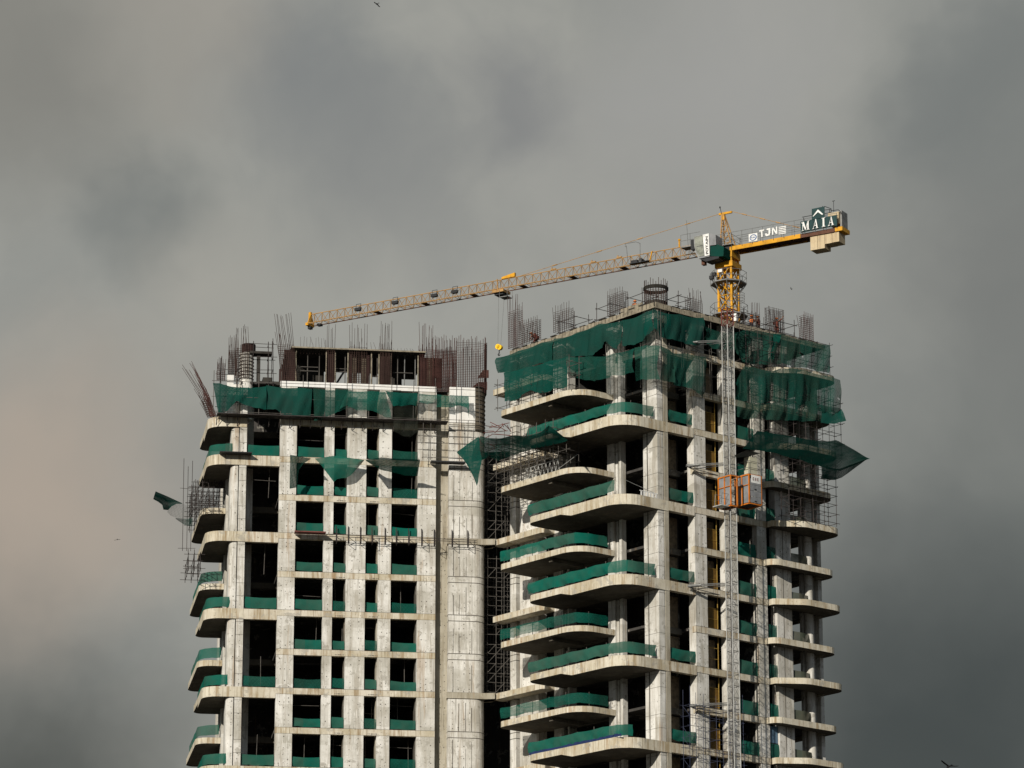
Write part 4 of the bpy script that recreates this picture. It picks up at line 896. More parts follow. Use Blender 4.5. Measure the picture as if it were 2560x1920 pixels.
# ring clamps at the rounded end of the left tower top
m = MB(); m.prism(FL, roundpoly([(3.352, -.055), (4.30, -.055), (4.30, 1.4), (3.352, 1.4)], [0, .95, 0, 0]), ZK(7) - .5, ZK(8) - .02); tag(m.build('column_form', 'oldform'), 'rounded column form in weathered brown at the right end of the white wall', 'formwork')
m = MB()
for i in range(11): m.prism(FL, roundpoly([(3.36, -.09), (4.34, -.09), (4.34, 1.5), (3.36, 1.5)], [0, .95, 0, 0]), ZK(7) - .4 + i * .38, ZK(7) - .34 + i * .38)
tag(m.build('ring_clamps', 'darkdeck'), 'dark ring clamps round the rounded end of the left tower top', 'clamps')
m = MB()
for i in range(26):
    p = FL.p(4.6 + random.uniform(-.4, 2.0), random.uniform(-.4, 1.5), ZK(6) + random.uniform(1.4, 3.6)); d = Vector((random.uniform(-1.2, 1.2), random.uniform(-.5, .5), random.uniform(-.35, .35)))
    m.bar(p - d, p + d, .03)
o = tag(m.build('formwork_debris', 'pipe_red'), 'tangle of rusty bars and timber in the gap beside the left tower top', 'debris'); o['kind'] = 'stuff'
# ================================================================ TOWER CRANE
J = Vector((-0.857, 0.515, 0)).normalized()
rm = pix_dir(1821, 700); Pm = Vector((rm.x / rm.y * 306, 306, 0))
K = Frame(Pm, J, (-J.y * -1, -J.x, 0))       # s along the jib towards its tip, d away from the viewer
K = Frame(Pm, J, (J.y, -J.x, 0))
def ks(x, y, d=0): return K.on(x, y, 1, d)    # -> (s, z)
CR = thing('tower_crane', 'yellow tower crane with a long jib, cab and lettered counter jib above the right tower', 'crane', K.p(0, 0, ZK(6)))
H = .62
z_top = ks(1822, 625)[1]; z0 = ZK(6)
m = MB()
for s in (-H, H):
    for d in (-H, H): m.box(K, s - .09, s + .09, d - .09, d + .09, z0, z_top)
m.build('mast_legs', 'yellow', CR)
m = MB(); z = z0; i = 0
while z < z_top - 1.5:
    for (a, b) in (((-H, -H), (H, -H)), ((H, -H), (H, H)), ((-H, H), (H, H)), ((-H, -H), (-H, H))):
        p, q = (a, b) if i % 2 else (b, a)
        m.bar(K.p(*p, z), K.p(*q, z + 1.3), .055); m.bar(K.p(*a, z), K.p(*b, z), .05)
        m.bar(K.p(*q, z), K.p(*p, z + 1.3), .03)
    z += 1.3; i += 1
m.build('mast_bracing', 'yellow', CR)
zr = ks(1822, 668)[1]
m = MB(); m.box(K, -.85, .85, -.85, .85, zr - .2, zr + .28); m.build('slewing_ring', 'yellow', CR)
m = MB(); m.box(K, -.7, .7, -.7, .7, z_top - .35, z_top + .15); m.build('turntable', 'black', CR)
m = MB(); m.box(K, -.78, .78, -.78, .78, z_top - .9, z_top - .36); m.build('slewing_collar', 'yellow', CR)
# platforms
def platform(zc, Rr, rail=1.05, name='platform'):
    m = MB(); n = 8; c = lambda k, r, z: K.p(r * math.cos(k), r * math.sin(k), z)
    for i in range(n):
        a0 = (i + .5) * math.tau / n; a1 = (i + 1.5) * math.tau / n
        m.hexa([c(a0, Rr - .75, zc), c(a1, Rr - .75, zc), c(a1, Rr, zc), c(a0, Rr, zc), c(a0, Rr - .75, zc + .1), c(a1, Rr - .75, zc + .1), c(a1, Rr, zc + .1), c(a0, Rr, zc + .1)])
    m.build(name, 'galv_dark', CR); m = MB()
    for i in range(n):
        a0 = (i + .5) * math.tau / n; a1 = (i + 1.5) * math.tau / n
        m.bar(c(a0, Rr, zc), c(a0, Rr, zc + rail), .025)
        for h in (.5, 1.0): m.bar(c(a0, Rr, zc + rail * h), c(a1, Rr, zc + rail * h), .022)
        m.bar(c(a0, Rr, zc), c(a0, .75, zc - 1.1), .04)
    m.build('handrail', 'galv_dark', CR)
platform(ks(1822, 712)[1], 1.55); platform(ks(1822, 793)[1], 1.6, 1.0)
m = MB()
for dz in (0, .25, .5, .75):
    zc = ks(1856, 757)[1] + dz; m.path([K.p(-1.25 + .38 * math.cos(i * math.tau / 10), -.3 + .38 * math.sin(i * math.tau / 10), zc) for i in range(11)], .018)
for i in range(5): m.bar(K.p(-1.25 + .38 * math.cos(i * math.tau / 5), -.3 + .38 * math.sin(i * math.tau / 5), ks(1856, 757)[1]), K.p(-1.25 + .38 * math.cos(i * math.tau / 5), -.3 + .38 * math.sin(i * math.tau / 5), ks(1856, 757)[1] + .78), .015)
m.build('ladder_cage', 'galv_dark', CR)
s_, z_ = ks(1802, 678, -.8); m = MB(); m.box(K, s_ - .18, s_ + .22, -.95, -.7, z_ - .12, z_ + .18); m.build('equipment_box', 'signwhite', CR)
s_, z_ = ks(1837, 795, -1); m = MB(); m.box(K, s_ - .22, s_ + .22, -1.15, -.8, z_ - .3, z_ + .35); m.build('equipment_box', 'signwhite', CR)
for px_, py_ in ((1780, 694), (1786, 686)):
    s_, z_ = ks(px_, py_, -1.3); m = MB(); m.box(K, s_ - .18, s_ + .18, -1.5, -1.2, z_ - .16, z_ + .14); m.bar(K.p(s_, -1.3, z_ - .1), K.p(.9, -.9, z_ - .5), .03); m.build('floodlight', 'black', CR)
# apex
sa, za = ks(1808, 536)
m = MB()
for d in (-.45, .45):
    m.bar(K.p(.5, d, z_top + .1), K.p(sa + .08, d * .2, za), .055); m.bar(K.p(-.62, d, z_top + .1), K.p(sa - .08, d * .2, za), .055)
for i in range(6):
    f = i / 6; g = (i + 1) / 6; L_ = lambda f, s0, d: K.p(s0 + (sa - s0) * f, d * (1 - .75 * f), z_top + (za - z_top) * f)
    m.bar(L_(f, .62, -.45), L_(g, -.62, -.45), .03); m.bar(L_(f, .62, .45), L_(g, -.62, .45), .03); m.bar(L_(g, .62, -.45), L_(g, .62, .45), .03); m.bar(L_(g, .62, -.45), L_(g, -.62, -.45), .03)
m.build('apex_frame', 'yellow_old', CR)
m = MB(); m.box(K, sa - .85, sa + .4, -.07, .07, za - .02, za + .16); m.box(K, sa - .16, sa + .16, -.12, .12, za - .5, za - .02); m.build('apex_head', 'yellow', CR)
m = MB(); m.bar(K.p(sa + .1, -.1, za), K.p(sa + .25, -.1, ks(1803, 517)[1]), .025); m.bar(K.p(sa + .25, -.1, ks(1803, 521)[1]), K.p(sa + .25, -.1, ks(1803, 517)[1]), .06); m.build('wind_vane', 'black', CR)
m = MB()
for s in (-.8, .8, ): 
    for h in (.5, 1.0): m.bar(K.p(s, -.9, z_top + h + .1), K.p(s, .9, z_top + h + .1), .02)
for d in (-.9, .9):
    for s in (-.8, 0, .8): m.bar(K.p(s, d, z_top + .1), K.p(s, d, z_top + 1.2), .022)
    for h in (.55, 1.1): m.bar(K.p(-.8, d, z_top + h + .1), K.p(.8, d, z_top + h + .1), .02)
m.box(K, -.9, .9, -.95, .95, z_top + .16, z_top + .2)
m.build('apex_platform', 'galv_dark', CR)
# jib
zu = ks(1250, 700, 0)[1]; s_tip = ks(777, 800)[0]; zj = zu
zt_ = ks(1000, 750, 0)[1]
S0 = .8; S1 = s_tip; JH = .98; zup = (ks(1500, 656)[1] + ks(1100, 726)[1]) / 2 + .0
zlo = zup - JH
n = int((S1 - S0) / .82); ds = (S1 - S0) / n
m = MB(); m.bar(K.p(S0, 0, zup), K.p(S1, 0, zup), .045, 6); m.build('upper_chord', 'yellow_old', CR)
m = MB(); m.bar(K.p(S0, -.5, zlo), K.p(S1, -.5, zlo), .055, 4); m.build('lower_chord', 'yellow_old', CR)
m = MB(); m.bar(K.p(S0, .5, zlo), K.p(S1, .5, zlo), .05, 4); m.build('lower_chord', 'chord', CR)
m = MB()
for i in range(n):
    s = S0 + i * ds
    for d in (-.5, .5): m.bar(K.p(s, d, zlo), K.p(s + ds / 2, 0, zup), .024); m.bar(K.p(s + ds / 2, 0, zup), K.p(s + ds, d, zlo), .024)
    m.bar(K.p(s, -.5, zlo), K.p(s, .5, zlo), .022); m.bar(K.p(s, -.5 if i % 2 else .5, zlo), K.p(s + ds, .5 if i % 2 else -.5, zlo), .02)
m.build('jib_lattice', 'yellow_old', CR)
m = MB()
for s in [S0 + 4 + 5.1 * i for i in range(7)]: m = MB(); m.box(K, s, s + .55, -.48, .48, zlo - .05, zlo - .02); m.build('jib_gusset', 'chord', CR)
m = MB(); m.box(K, S1 - .05, S1 + .25, -.5, .5, zlo - .15, zlo + .1); m.box(K, S1 - .05, S1 + .18, -.12, .12, zlo, zup + .2); m.bar(K.p(S1, -.5, zlo), K.p(S1, 0, zup), .06); m.bar(K.p(S1, .5, zlo), K.p(S1, 0, zup), .06); m.build('jib_tip', 'yellow', CR)
m = MB(); m.box(K, S1 - .1, S1 + .2, -.2, .2, zlo - .42, zlo - .16); m.build('tip_pulley', 'black', CR); m = MB(); m.box(K, S1 - 1.2, S1 - .8, -.2, .2, zlo - .28, zlo - .1); m.build('tip_pulley', 'black', CR)
for px_ in (903, 995, 1093, 1144):
    s_ = ks(px_, 750, 0)[0]; zc = zup - .42
    m = MB(); m.path([K.p(s_ - .26, -.42, zc + .42), K.p(s_ + .26, -.42, zc + .42), K.p(s_ + .22, -.5, zc - .05)], .022); m.bar(K.p(s_ - .26, -.42, zc + .42), K.p(s_ - .22, -.5, zc - .05), .022)
    m.prism(K, [(s_ - .32, -.62), (s_ + .32, -.62), (s_ + .24, -.3), (s_ - .24, -.3)], zc - .22, zc + .05); m.build('floodlight', 'black', CR)
# jib root walkway and winch
s_, z_ = ks(1600, 655, -.6)
m = MB(); m.box(K, s_ - .9, s_ + 1.0, -.75, -.2, zlo + .02, zlo + .08); m.box(K, s_ + .3, s_ + .9, -.6, -.25, zlo + .08, zlo + .36); m.bar(K.p(s_ - .1, -.7, zlo + .25), K.p(s_ - .1, -.2, zlo + .25), .17, 10); m.build('winch', 'black', CR)
m = MB(); m.path([K.p(s_ + 1.4, -.75, zup + .75), K.p(s_ + 1.25, -.75, zup + .65), K.p(s_ + 1.1, -.75, zlo)], .028); m.path([K.p(s_ + 1.4, -.75, zup + .95), K.p(s_ + .3, -.75, zup + .95), K.p(s_ - .1, -.75, zup + .75), K.p(s_ - .1, -.75, zlo)], .028); m.bar(K.p(s_ + 1.25, -.75, zup + .7), K.p(s_ + 1.4, -.75, zup + .95), .028); m.build('winch_rail', 'galv_dark', CR)
m = MB(); m.bar(K.p(s_ - .7, -.2, zlo), K.p(s_ - 1.0, -.2, zup + .05), .06); m.build('winch_arm', 'yellow', CR)
s_, z_ = ks(1697, 620, -.1); m = MB(); m.bar(K.p(s_, 0, zup), K.p(s_, 0, ks(1697, 600)[1]), .075, 6); m.bar(K.p(s_, 0, ks(1697, 602)[1]), K.p(s_, 0, ks(1697, 598)[1]), .11, 6); m.build('beacon_post', 'yellow', CR)
sp_ = ks(1718, 605, -.9)[0]
m = MB(); m.box(K, sp_ - 1.9, sp_ + .3, -1.5, -.6, zlo + .35, zlo + .45)
for s in (sp_ + .3, sp_ - .6): m.bar(K.p(s, -1.5, zlo + .4), K.p(s, -1.5, zlo + 1.5), .022)
for h in (.95, 1.5): m.bar(K.p(sp_ + .3, -1.5, zlo + h), K.p(sp_ - 1.6, -1.5, zlo + h), .02)
m.bar(K.p(sp_ - .1, -.9, zlo + .4), K.p(sp_ + .05, -.9, ks(1718, 560)[1]), .022)
m.build('cab_walkway', 'galv_dark', CR)
# pendants
def pend(x, y, name='pendant_bar'):
    s, z = ks(x, y)
    m = MB(); m.bar(K.p(sa + .4 if s > 0 else sa - .9, 0, za + .1), K.p(s, 0, z), .024, 6)
    f0 = K.p(sa + .4 if s > 0 else sa - .9, 0, za + .1); f1 = K.p(s, 0, z)
    for f in (.15, .38, .58, .8): c = f0.lerp(f1, f); dd = (f1 - f0).normalized() * .25; m.bar(c - dd, c + dd, .055, 6)
    m.build(name, 'yellow_old', CR)
pend(1287, 694); 
pend(2030, 577)
s_ = ks(1270, 698)[0]; m = MB(); m.hexa([K.p(s_ - .75, -.12, zup + .05), K.p(s_ + .6, -.12, zup + .02), K.p(s_ + .6, .12, zup + .02), K.p(s_ - .75, .12, zup + .05), K.p(s_ - .75, -.12, zup + .42), K.p(s_ + .6, -.12, zup + .2), K.p(s_ + .6, .12, zup + .2), K.p(s_ - .75, .12, zup + .42)]); m.build('pendant_anchor', 'yellow', CR)
for px_ in (1380, 1480, 1545):
    s_ = ks(px_, 690)[0]; m = MB(); m.bar(K.p(s_, 0, zup), K.p(s_, 0, zup + .3), .05); m.box(K, s_ - .4, s_ + .1, -.08, .08, zup + .04, zup + .14); m.build('jib_lug', 'yellow_old', CR)
# trolley, ropes, hook
s_ = ks(1254, 738)[0]
m = MB(); m.box(K, s_ - .55, s_ + .6, -.62, .62, zlo - .32, zlo - .1)
m.bar(K.p(s_, -.6, zlo - .2), K.p(s_ + .1, -.6, zup - .1), .06); m.build('trolley', 'yellow_old', CR)
m = MB(); m.box(K, s_ - .4, s_ + .5, -.4, .4, zlo - .5, zlo - .32); m.build('trolley_sheaves', 'black', CR)
m = MB(); sb = s_ - .75; m.box(K, sb - .4, sb + .4, -.95, -.1, zlo - .98, zlo - .92)
for s in (sb - .4, sb + .4):
    for d in (-.95, -.1): m.bar(K.p(s, d, zlo - .95), K.p(s, d, zlo - .3), .02)
m.build('trolley_basket', 'galv_dark', CR)
sh, zh = ks(1248, 868)
m = MB()
for e in (-.3, .3): m.bar(K.p(s_ + e, 0, zlo - .4), K.p(sh + e * .5, 0, zh + .1), .013)
m.build('hoist_rope', 'galv_dark', CR)
m = MB()
for e in (-.08, .1): 
    cc = K.p(sh + e, 0, zh + e * .5); dd = K.e2 * .14
    m.bar(cc - dd, cc + dd, .235, 14)
m.build('hook_block', 'hook', CR)
m = MB(); m.path([K.p(sh, 0, zh - .2), K.p(sh, 0, zh - .55), K.p(sh + .12, 0, zh - .68), K.p(sh + .04, 0, zh - .78), K.p(sh - .1, 0, zh - .7)], .045, 6); m.build('hook', 'black', CR)
# counter jib
zc0 = ks(1860, 617, -.7)[1]; zc1 = ks(2000, 590, -.7)[1]; zcj = (zc0 + zc1) / 2; s_end = ks(2106, 570, -.7)[0]; s_cs = ks(1830, 620, -.7)[0]
s_sg = ks(2001, 590, -.7)[0]
m = MB(); m.box(K, s_sg, s_cs, -.72, -.6, zcj - .15, zcj + .22); m.build('counter_jib_beam', 'yellow', CR)
m = MB(); m.box(K, s_sg, s_cs, .6, .72, zcj - .15, zcj + .22); m.build('counter_jib_beam', 'yellow', CR)
m = MB(); m.box(K, s_end + .8, s_sg - .004, -.70, -.6, zcj - .15, zcj + .2); m.box(K, s_end + .8, s_sg - .004, .6, .70, zcj - .15, zcj + .2); m.box(K, s_end + .7, s_end + .8, -.7, .7, zcj - .12, zcj + .2); m.build('counter_jib_tail', 'chord', CR)
m = MB(); m.box(K, s_end, s_end + .69, -.72, .72, zcj - .13, zcj + .22); m.build('counter_jib_end', 'yellow', CR)
m = MB(); m.box(K, s_end + .1, s_cs - .1, -.6, .6, zcj - .02, zcj + .02)
s = s_cs
while s > s_end + 1: m.bar(K.p(s, -.6, zcj - .1), K.p(s - 1, .6, zcj - .1), .04); m.bar(K.p(s, .6, zcj - .1), K.p(s - 1, -.6, zcj - .1), .04); s -= 1
m.build('counter_jib_deck', 'chord', CR)
m = MB(); s = s_cs
for d in (-.78, .78):
    for h in (.45, .85, 1.25): m.bar(K.p(s_cs, d, zcj + .2 + h), K.p(s_end + .4, d, zcj + .2 + h), .02)
    s = s_cs
    while s > s_end + .4: m.bar(K.p(s, d, zcj + .1), K.p(s, d, zcj + 1.45), .022); s -= 1.0
m.build('handrail', 'galv_dark', CR)
# signs on the counter jib
def P2(x, y, d): s, z = ks(x, y, d); return (s, z)
def slab_px(pts, d, th, mat, name, parent=CR, mb=None):
    q = [P2(x, y, d) for x, y in pts]; m = mb or MB(); b = len(m.v); n = len(q)
    m.v += [K.p(s, d, z) for s, z in q] + [K.p(s, d + th, z) for s, z in q]
    m.f.append(tuple(range(b, b + n))); m.f.append(tuple(range(b + n, b + 2 * n))[::-1]); m.m += [m.mi] * 2
    for i in range(n): j = (i + 1) % n; m.f.append((b + i, b + n + i, b + n + j, b + j)); m.m.append(m.mi)
    if mb is None: return m.build(name, mat, parent)
# letter strokes in a unit box (x right, y up)
LET = {
 'T': [[(0, .8), (1, .8), (1, 1), (0, 1)], [(.36, 0), (.64, 0), (.64, .8), (.36, .8)]],
 'J': [[(.65, .3), (1, .3), (1, 1), (.65, 1)], [(.65, .3), (1, .3), (.85, 0), (.6, .2)], [(.2, 0), (.85, 0), (.6, .22), (.3, .22)], [(0, .4), (.3, .4), (.3, .2), (.2, 0), (0, .2)], [(.3, .8), (.65, .8), (.65, 1), (.3, 1)]],
 'N': [[(0, 0), (.23, 0), (.23, 1), (0, 1)], [(.77, 0), (1, 0), (1, 1), (.77, 1)], [(.0, 1), (.25, 1), (1, 0), (.75, 0)]],
 'M': [[(0, 0), (.3, 0), (.3, .05), (0, .05)], [(.12, 0), (.18, 0), (.18, 1), (.12, 1)], [(0, 1), (.3, 1), (.58, .12), (.46, 0), (.38, .22)], [(.46, 0), (.53, .06), (.84, 1), (.76, 1)], [(.72, 0), (.90, 0), (.90, 1), (.72, 1)], [(.62, 0), (1, 0), (1, .05), (.62, .05)], [(0, .95), (.25, .95), (.25, 1), (0, 1)], [(.74, .95), (1, .95), (1, 1), (.74, 1)]],
 'A': [[(0, 0), (.3, 0), (.3, .05), (0, .05)], [(.1, 0), (.17, 0), (.5, .85), (.5, 1)], [(.42, 1), (.56, 1), (.93, 0), (.70, 0)], [(.22, .3), (.66, .3), (.64, .36), (.25, .36)], [(.6, 0), (1, 0), (1, .05), (.6, .05)]],
 'I': [[(.25, 0), (.75, 0), (.75, 1), (.25, 1)], [(0, 0), (1, 0), (1, .06), (0, .06)], [(0, .94), (1, .94), (1, 1), (0, 1)]],
}
def letter(mb, ch, tl, tr, bl, d, th=.06):
    """letter in the box with photo corners tl, tr, bl"""
    for poly in LET[ch]:
        pts = [(bl[0] + (tr[0] - tl[0]) * x + (tl[0] - bl[0]) * y, bl[1] + (tr[1] - tl[1]) * x + (tl[1] - bl[1]) * y) for x, y in poly]
        slab_px(pts, d, th, None, None, mb=mb)
C3_ = lambda x, y: (1920 + x / 9.218, 480 + y / 9.218)
T_ = lambda x, y: (1660 + x / 4.608, 480 + y / 4.608)
SB = slab_px([C3_(745, 685), C3_(1582, 525), C3_(1592, 770), C3_(755, 938)], -.95, .06, 'signgreen', 'sign_board')
SC = slab_px([C3_(1008, 390), C3_(1300, 330), C3_(1302, 580), C3_(1010, 640)], -1.0, .04, 'signgreen', 'sign_crest_board')
m = MB()
for ch, tl, tr, bl in (('M', (768, 700), (955, 655), (770, 905)), ('A', (1030, 640), (1165, 610), (1020, 855)), ('I', (1235, 600), (1315, 580), (1240, 810)), ('A', (1385, 580), (1520, 550), (1380, 785))):
    letter(m, ch, C3_(*tl), C3_(*tr), C3_(*bl), -1.08)
m.build('letters', 'signwhite', SB)
m = MB(); slab_px([C3_(1030, 560), C3_(1150, 400), C3_(1150, 460), C3_(1045, 565)], -1.06, .05, None, None, mb=m); slab_px([C3_(1150, 400), C3_(1270, 510), C3_(1245, 525), C3_(1150, 460)], -1.06, .05, None, None, mb=m)
m.build('chevron', 'signwhite', SC)
LB = slab_px([T_(975, 485), T_(1075, 470), T_(1075, 560), T_(977, 574)], -.88, .05, 'signwhite', 'logo_board')
m = MB(); cxl, cyl_ = T_(1025, 523)
ringp = [(cxl + 9.2 * math.cos(i * math.tau / 20) * .95 + .5, cyl_ - 7.6 * math.sin(i * math.tau / 20) - math.cos(i * math.tau / 20) * 1.6) for i in range(20)]
ringq = [(cxl + 7.0 * math.cos(i * math.tau / 20) * .95 + .1, cyl_ - 6.0 * math.sin(i * math.tau / 20) - math.cos(i * math.tau / 20) * 1.3) for i in range(20)]
for i in range(20): j = (i + 1) % 20; slab_px([ringp[i], ringp[j], ringq[j], ringq[i]], -.91, .02, None, None, mb=m)
for ch, x0 in (('T', 1001), ('J', 1017), ('N', 1033)): letter(m, ch, T_(x0, 518 - (x0 - 1001) * .15), T_(x0 + 12, 516 - (x0 - 1001) * .15), T_(x0, 534 - (x0 - 1001) * .15), -.91, .02)
m.build('logo_mark', 'signblue', LB)
m = MB()
for ch, tl, tr, bl in (('T', (1097, 442), (1153, 428), (1100, 524)), ('J', (1165, 428), (1225, 412), (1165, 512)), ('N', (1243, 409), (1303, 397), (1245, 493))): letter(m, ch, T_(*tl), T_(*tr), T_(*bl), -.9)
for i in range(5):
    y0 = 403 + i * 19; slab_px([T_(1320, y0), T_(1405, y0 - 14), T_(1405, y0 - 4), T_(1320, y0 + 9)], -.9, .05, None, None, mb=m)
m.build('company_letters', 'signwhite', CR)
# counterweights
def block(x0, x1, y0, y1, d0, d1, name='counterweight'):
    sA, zA = ks(x0, y0, d0); sB, _ = ks(x1, y0, d0); zB = ks((x0 + x1) / 2, y1, d0)[1]; zA = ks((x0 + x1) / 2, y0, d0)[1]
    m = MB(); m.box(K, min(sA, sB), max(sA, sB), d0, d1, zB, zA); m.build(name, 'cwt', CR)
c3x = lambda x: 1920 + x / 9.218; c3y = lambda y: 480 + y / 9.218
block(c3x(972), c3x(1135), c3y(950), c3y(1335), -.58, .58); block(c3x(1142), c3x(1300), c3y(930), c3y(1305), -.58, .58)
block(c3x(1306), c3x(1468), c3y(900), c3y(1185), -.58, .58); block(c3x(1474), c3x(1632), c3y(870), c3y(1150), -.58, .58)
block(c3x(1380), c3x(1628), c3y(470), c3y(740), -.5, .58)
m = MB(); s_, z_ = ks(c3x(1690), c3y(700), 0); m.box(K, s_ - .15, s_ + .35, -.2, .9, z_ - .4, z_ + 1.0); m.build('winch_box', 'galv_dark', CR)
m = MB(); s_, z_ = ks(c3x(1515), c3y(460), 0); m.bar(K.p(s_, 0, z_), K.p(s_, 0, z_ + 1.0), .02); m.bar(K.p(s_ - .12, 0, z_ + .98), K.p(s_ + .12, 0, z_ + .98), .03); m.build('wind_gauge', 'black', CR)
m = MB()
for a_, b_ in (((1300, 330), (1455, 385)), ((1305, 415), (1455, 400)), ((1455, 385), (1455, 470)), ((1300, 500), (1455, 470)), ((785, 580), (1005, 540)), ((820, 590), (825, 665)), ((1260, 325), (1260, 520)), ((1420, 400), (1420, 470)), ((1460, 430), (1620, 410)), ((1620, 410), (1690, 470))):
    m.bar(K.p(*(lambda q: (q[0], -.5, q[1]))(ks(*C3_(*a_), -.5))), K.p(*(lambda q: (q[0], -.5, q[1]))(ks(*C3_(*b_), -.5))), .03)
m.build('sign_frame', 'black', CR)
# cab
def profile(pts, d0, d1, mat, name):
    q = [P2(x, y, d0) for x, y in pts]; m = MB(); n = len(q)
    m.v = [K.p(s, d0, z) for s, z in q] + [K.p(s, d1, z) for s, z in q]
    m.f = [tuple(range(n)), tuple(range(n, 2 * n))[::-1]] + [(i, n + i, n + (i + 1) % n, (i + 1) % n) for i in range(n)]; m.m = [0] * len(m.f)
    return m.build(name, mat, CR)
U = lambda x, y: (1700 + x / 9.218, 500 + y / 9.218)
CAB = profile([U(330, 850), U(700, 770), U(820, 800), U(830, 1030), U(690, 1050), U(680, 1300), U(440, 1350), U(400, 1250), U(345, 1050)], -2.1, -.9, 'panel', 'cab')
slab_px([U(338, 862), U(518, 825), U(530, 1040), U(350, 1080)], -2.14, .03, 'cabglass', 'cab_window', CAB)
slab_px([U(350, 1095), U(530, 1052), U(550, 1280), U(440, 1300), U(395, 1200)], -2.14, .03, 'cabglass', 'cab_window', CAB)
slab_px([U(520, 800), U(660, 770), U(680, 1270), U(570, 1290)], -2.17, .05, 'signwhite', 'name_panel', CAB)
m = MB(); pth = [K.p(*(lambda q: (q[0], -2.12, q[1]))(ks(*U(*p), -2.12))) for p in ((330, 850), (338, 1050), (375, 1220), (440, 1350))]; m.path(pth, .04); pth = [K.p(*(lambda q: (q[0], -2.12, q[1]))(ks(*U(*p), -2.12))) for p in ((330, 850), (520, 810))]; m.path(pth, .035); m.build('window_frame', 'galv', CAB)
profile([U(685, 1060), U(860, 1020), U(1010, 1080), U(1000, 1290), U(870, 1300), U(690, 1290)], -2.0, -.5, 'net_big', 'cab_drape')
s_, z_ = ks(*U(555, 1430), -1.5); m = MB(); m.box(K, s_ - .15, s_ + .15, -1.7, -1.3, z_ - .28, z_ + .28); m.build('cab_footlamp', 'chord', CR)
profile([U(440, 1352), U(700, 1300), U(900, 1300), U(890, 1340), U(600, 1420)], -2.0, -.9, 'black', 'cab_floor')
s_, z_ = ks(*U(310, 1030), -1.6); m = MB(); m.box(K, s_ - .2, s_ + .15, -1.8, -1.4, z_ - .5, z_ + .4); m.build('cab_winch', 'black', CR)
fc = bpy.data.curves.new('cab_name', 'FONT'); fc.body = 'POTAIN'; fc.size = 1.0; fc.extrude = .015; fc.offset = .018; fc.space_character = 1.06
tmp = bpy.data.objects.new('tmp_text', fc); COL.objects.link(tmp); bpy.context.view_layer.update()
tm = bpy.data.meshes.new_from_object(tmp.evaluated_get(bpy.context.evaluated_depsgraph_get()))
bpy.data.objects.remove(tmp)
xs = [v.co.x for v in tm.vertices]; ys = [v.co.y for v in tm.vertices]; wx = max(xs) - min(xs); hy = max(ys) - min(ys)
sB, zB = ks(*U(625, 1245), -2.2); sT, zT = ks(*U(612, 838), -2.2)
hgt = abs(ks(*U(590, 1000), -2.2)[0] - ks(*U(645, 1000), -2.2)[0])
for v in tm.vertices:
    f = (v.co.x - min(xs)) / wx; g_ = (v.co.y - min(ys)) / hy - .5
    p = K.p(sB + (sT - sB) * f + g_ * hgt, -2.19 - v.co.z, zB + (zT - zB) * f); v.co = p - Vector(CR['_o'])
tm.materials.append(M['ink']); to = bpy.data.objects.new('lettering', tm); COL.objects.link(to); to.parent = CAB

# ================================================================ CONSTRUCTION HOIST
HA = -2.7; hb = FR.on(1829.4, 1488, 0, HA)[0]; SD = .68
ztop = FR.on(1817, 810, 0, HA)[1]; ztop2 = FR.on(1817, 768, 0, HA)[1]
HM = thing('hoist_mast', 'slender grey lattice hoist mast climbing the right face of the right tower', 'hoist mast', FR.p(HA, hb, 0))
cor = [(HA, hb), (HA + SD, hb), (HA + SD, hb + SD), (HA, hb + SD)]
for i, (a, b) in enumerate(cor): m = MB(); m.bar(FR.p(a, b, 0), FR.p(a, b, ztop), .042, 6); m.build('rail', 'galv' if i != 2 else 'galv_dark', HM)
m = MB(); z = 45.0; i = 0
while z < ztop - .1:
    for j in range(4):
        p, q = cor[j], cor[(j + 1) % 4]
        m.bar(FR.p(*p, z), FR.p(*q, z), .028)
        if j in (0, 3): m.bar(FR.p(*p, z), FR.p(*q, z + .95), .013); m.bar(FR.p(*q, z), FR.p(*p, z + .95), .013)
    z += .95; i += 1
m.build('lattice', 'galv_dark', HM)
m = MB()
for (a, b) in cor: m.bar(FR.p(a, b, ztop), FR.p(a, b, ztop2), .05, 6)
z = ztop; 
while z < ztop2 + .05:
    for j in range(4): m.bar(FR.p(*cor[j], z), FR.p(*cor[(j + 1) % 4], z), .035); m.bar(FR.p(*cor[j], z), FR.p(*cor[(j + 1) % 4], min(z + .7, ztop2)), .03)
    z += .7
m.build('mast_head', 'pipe_red', HM)
m = MB(); m.bar(FR.p(HA + SD + .25, hb + SD + .1, 0), FR.p(HA + SD + .25, hb + SD + .1, ztop - 6), .05, 6); m.build('cable_pipe', 'dark_pipe', HM)
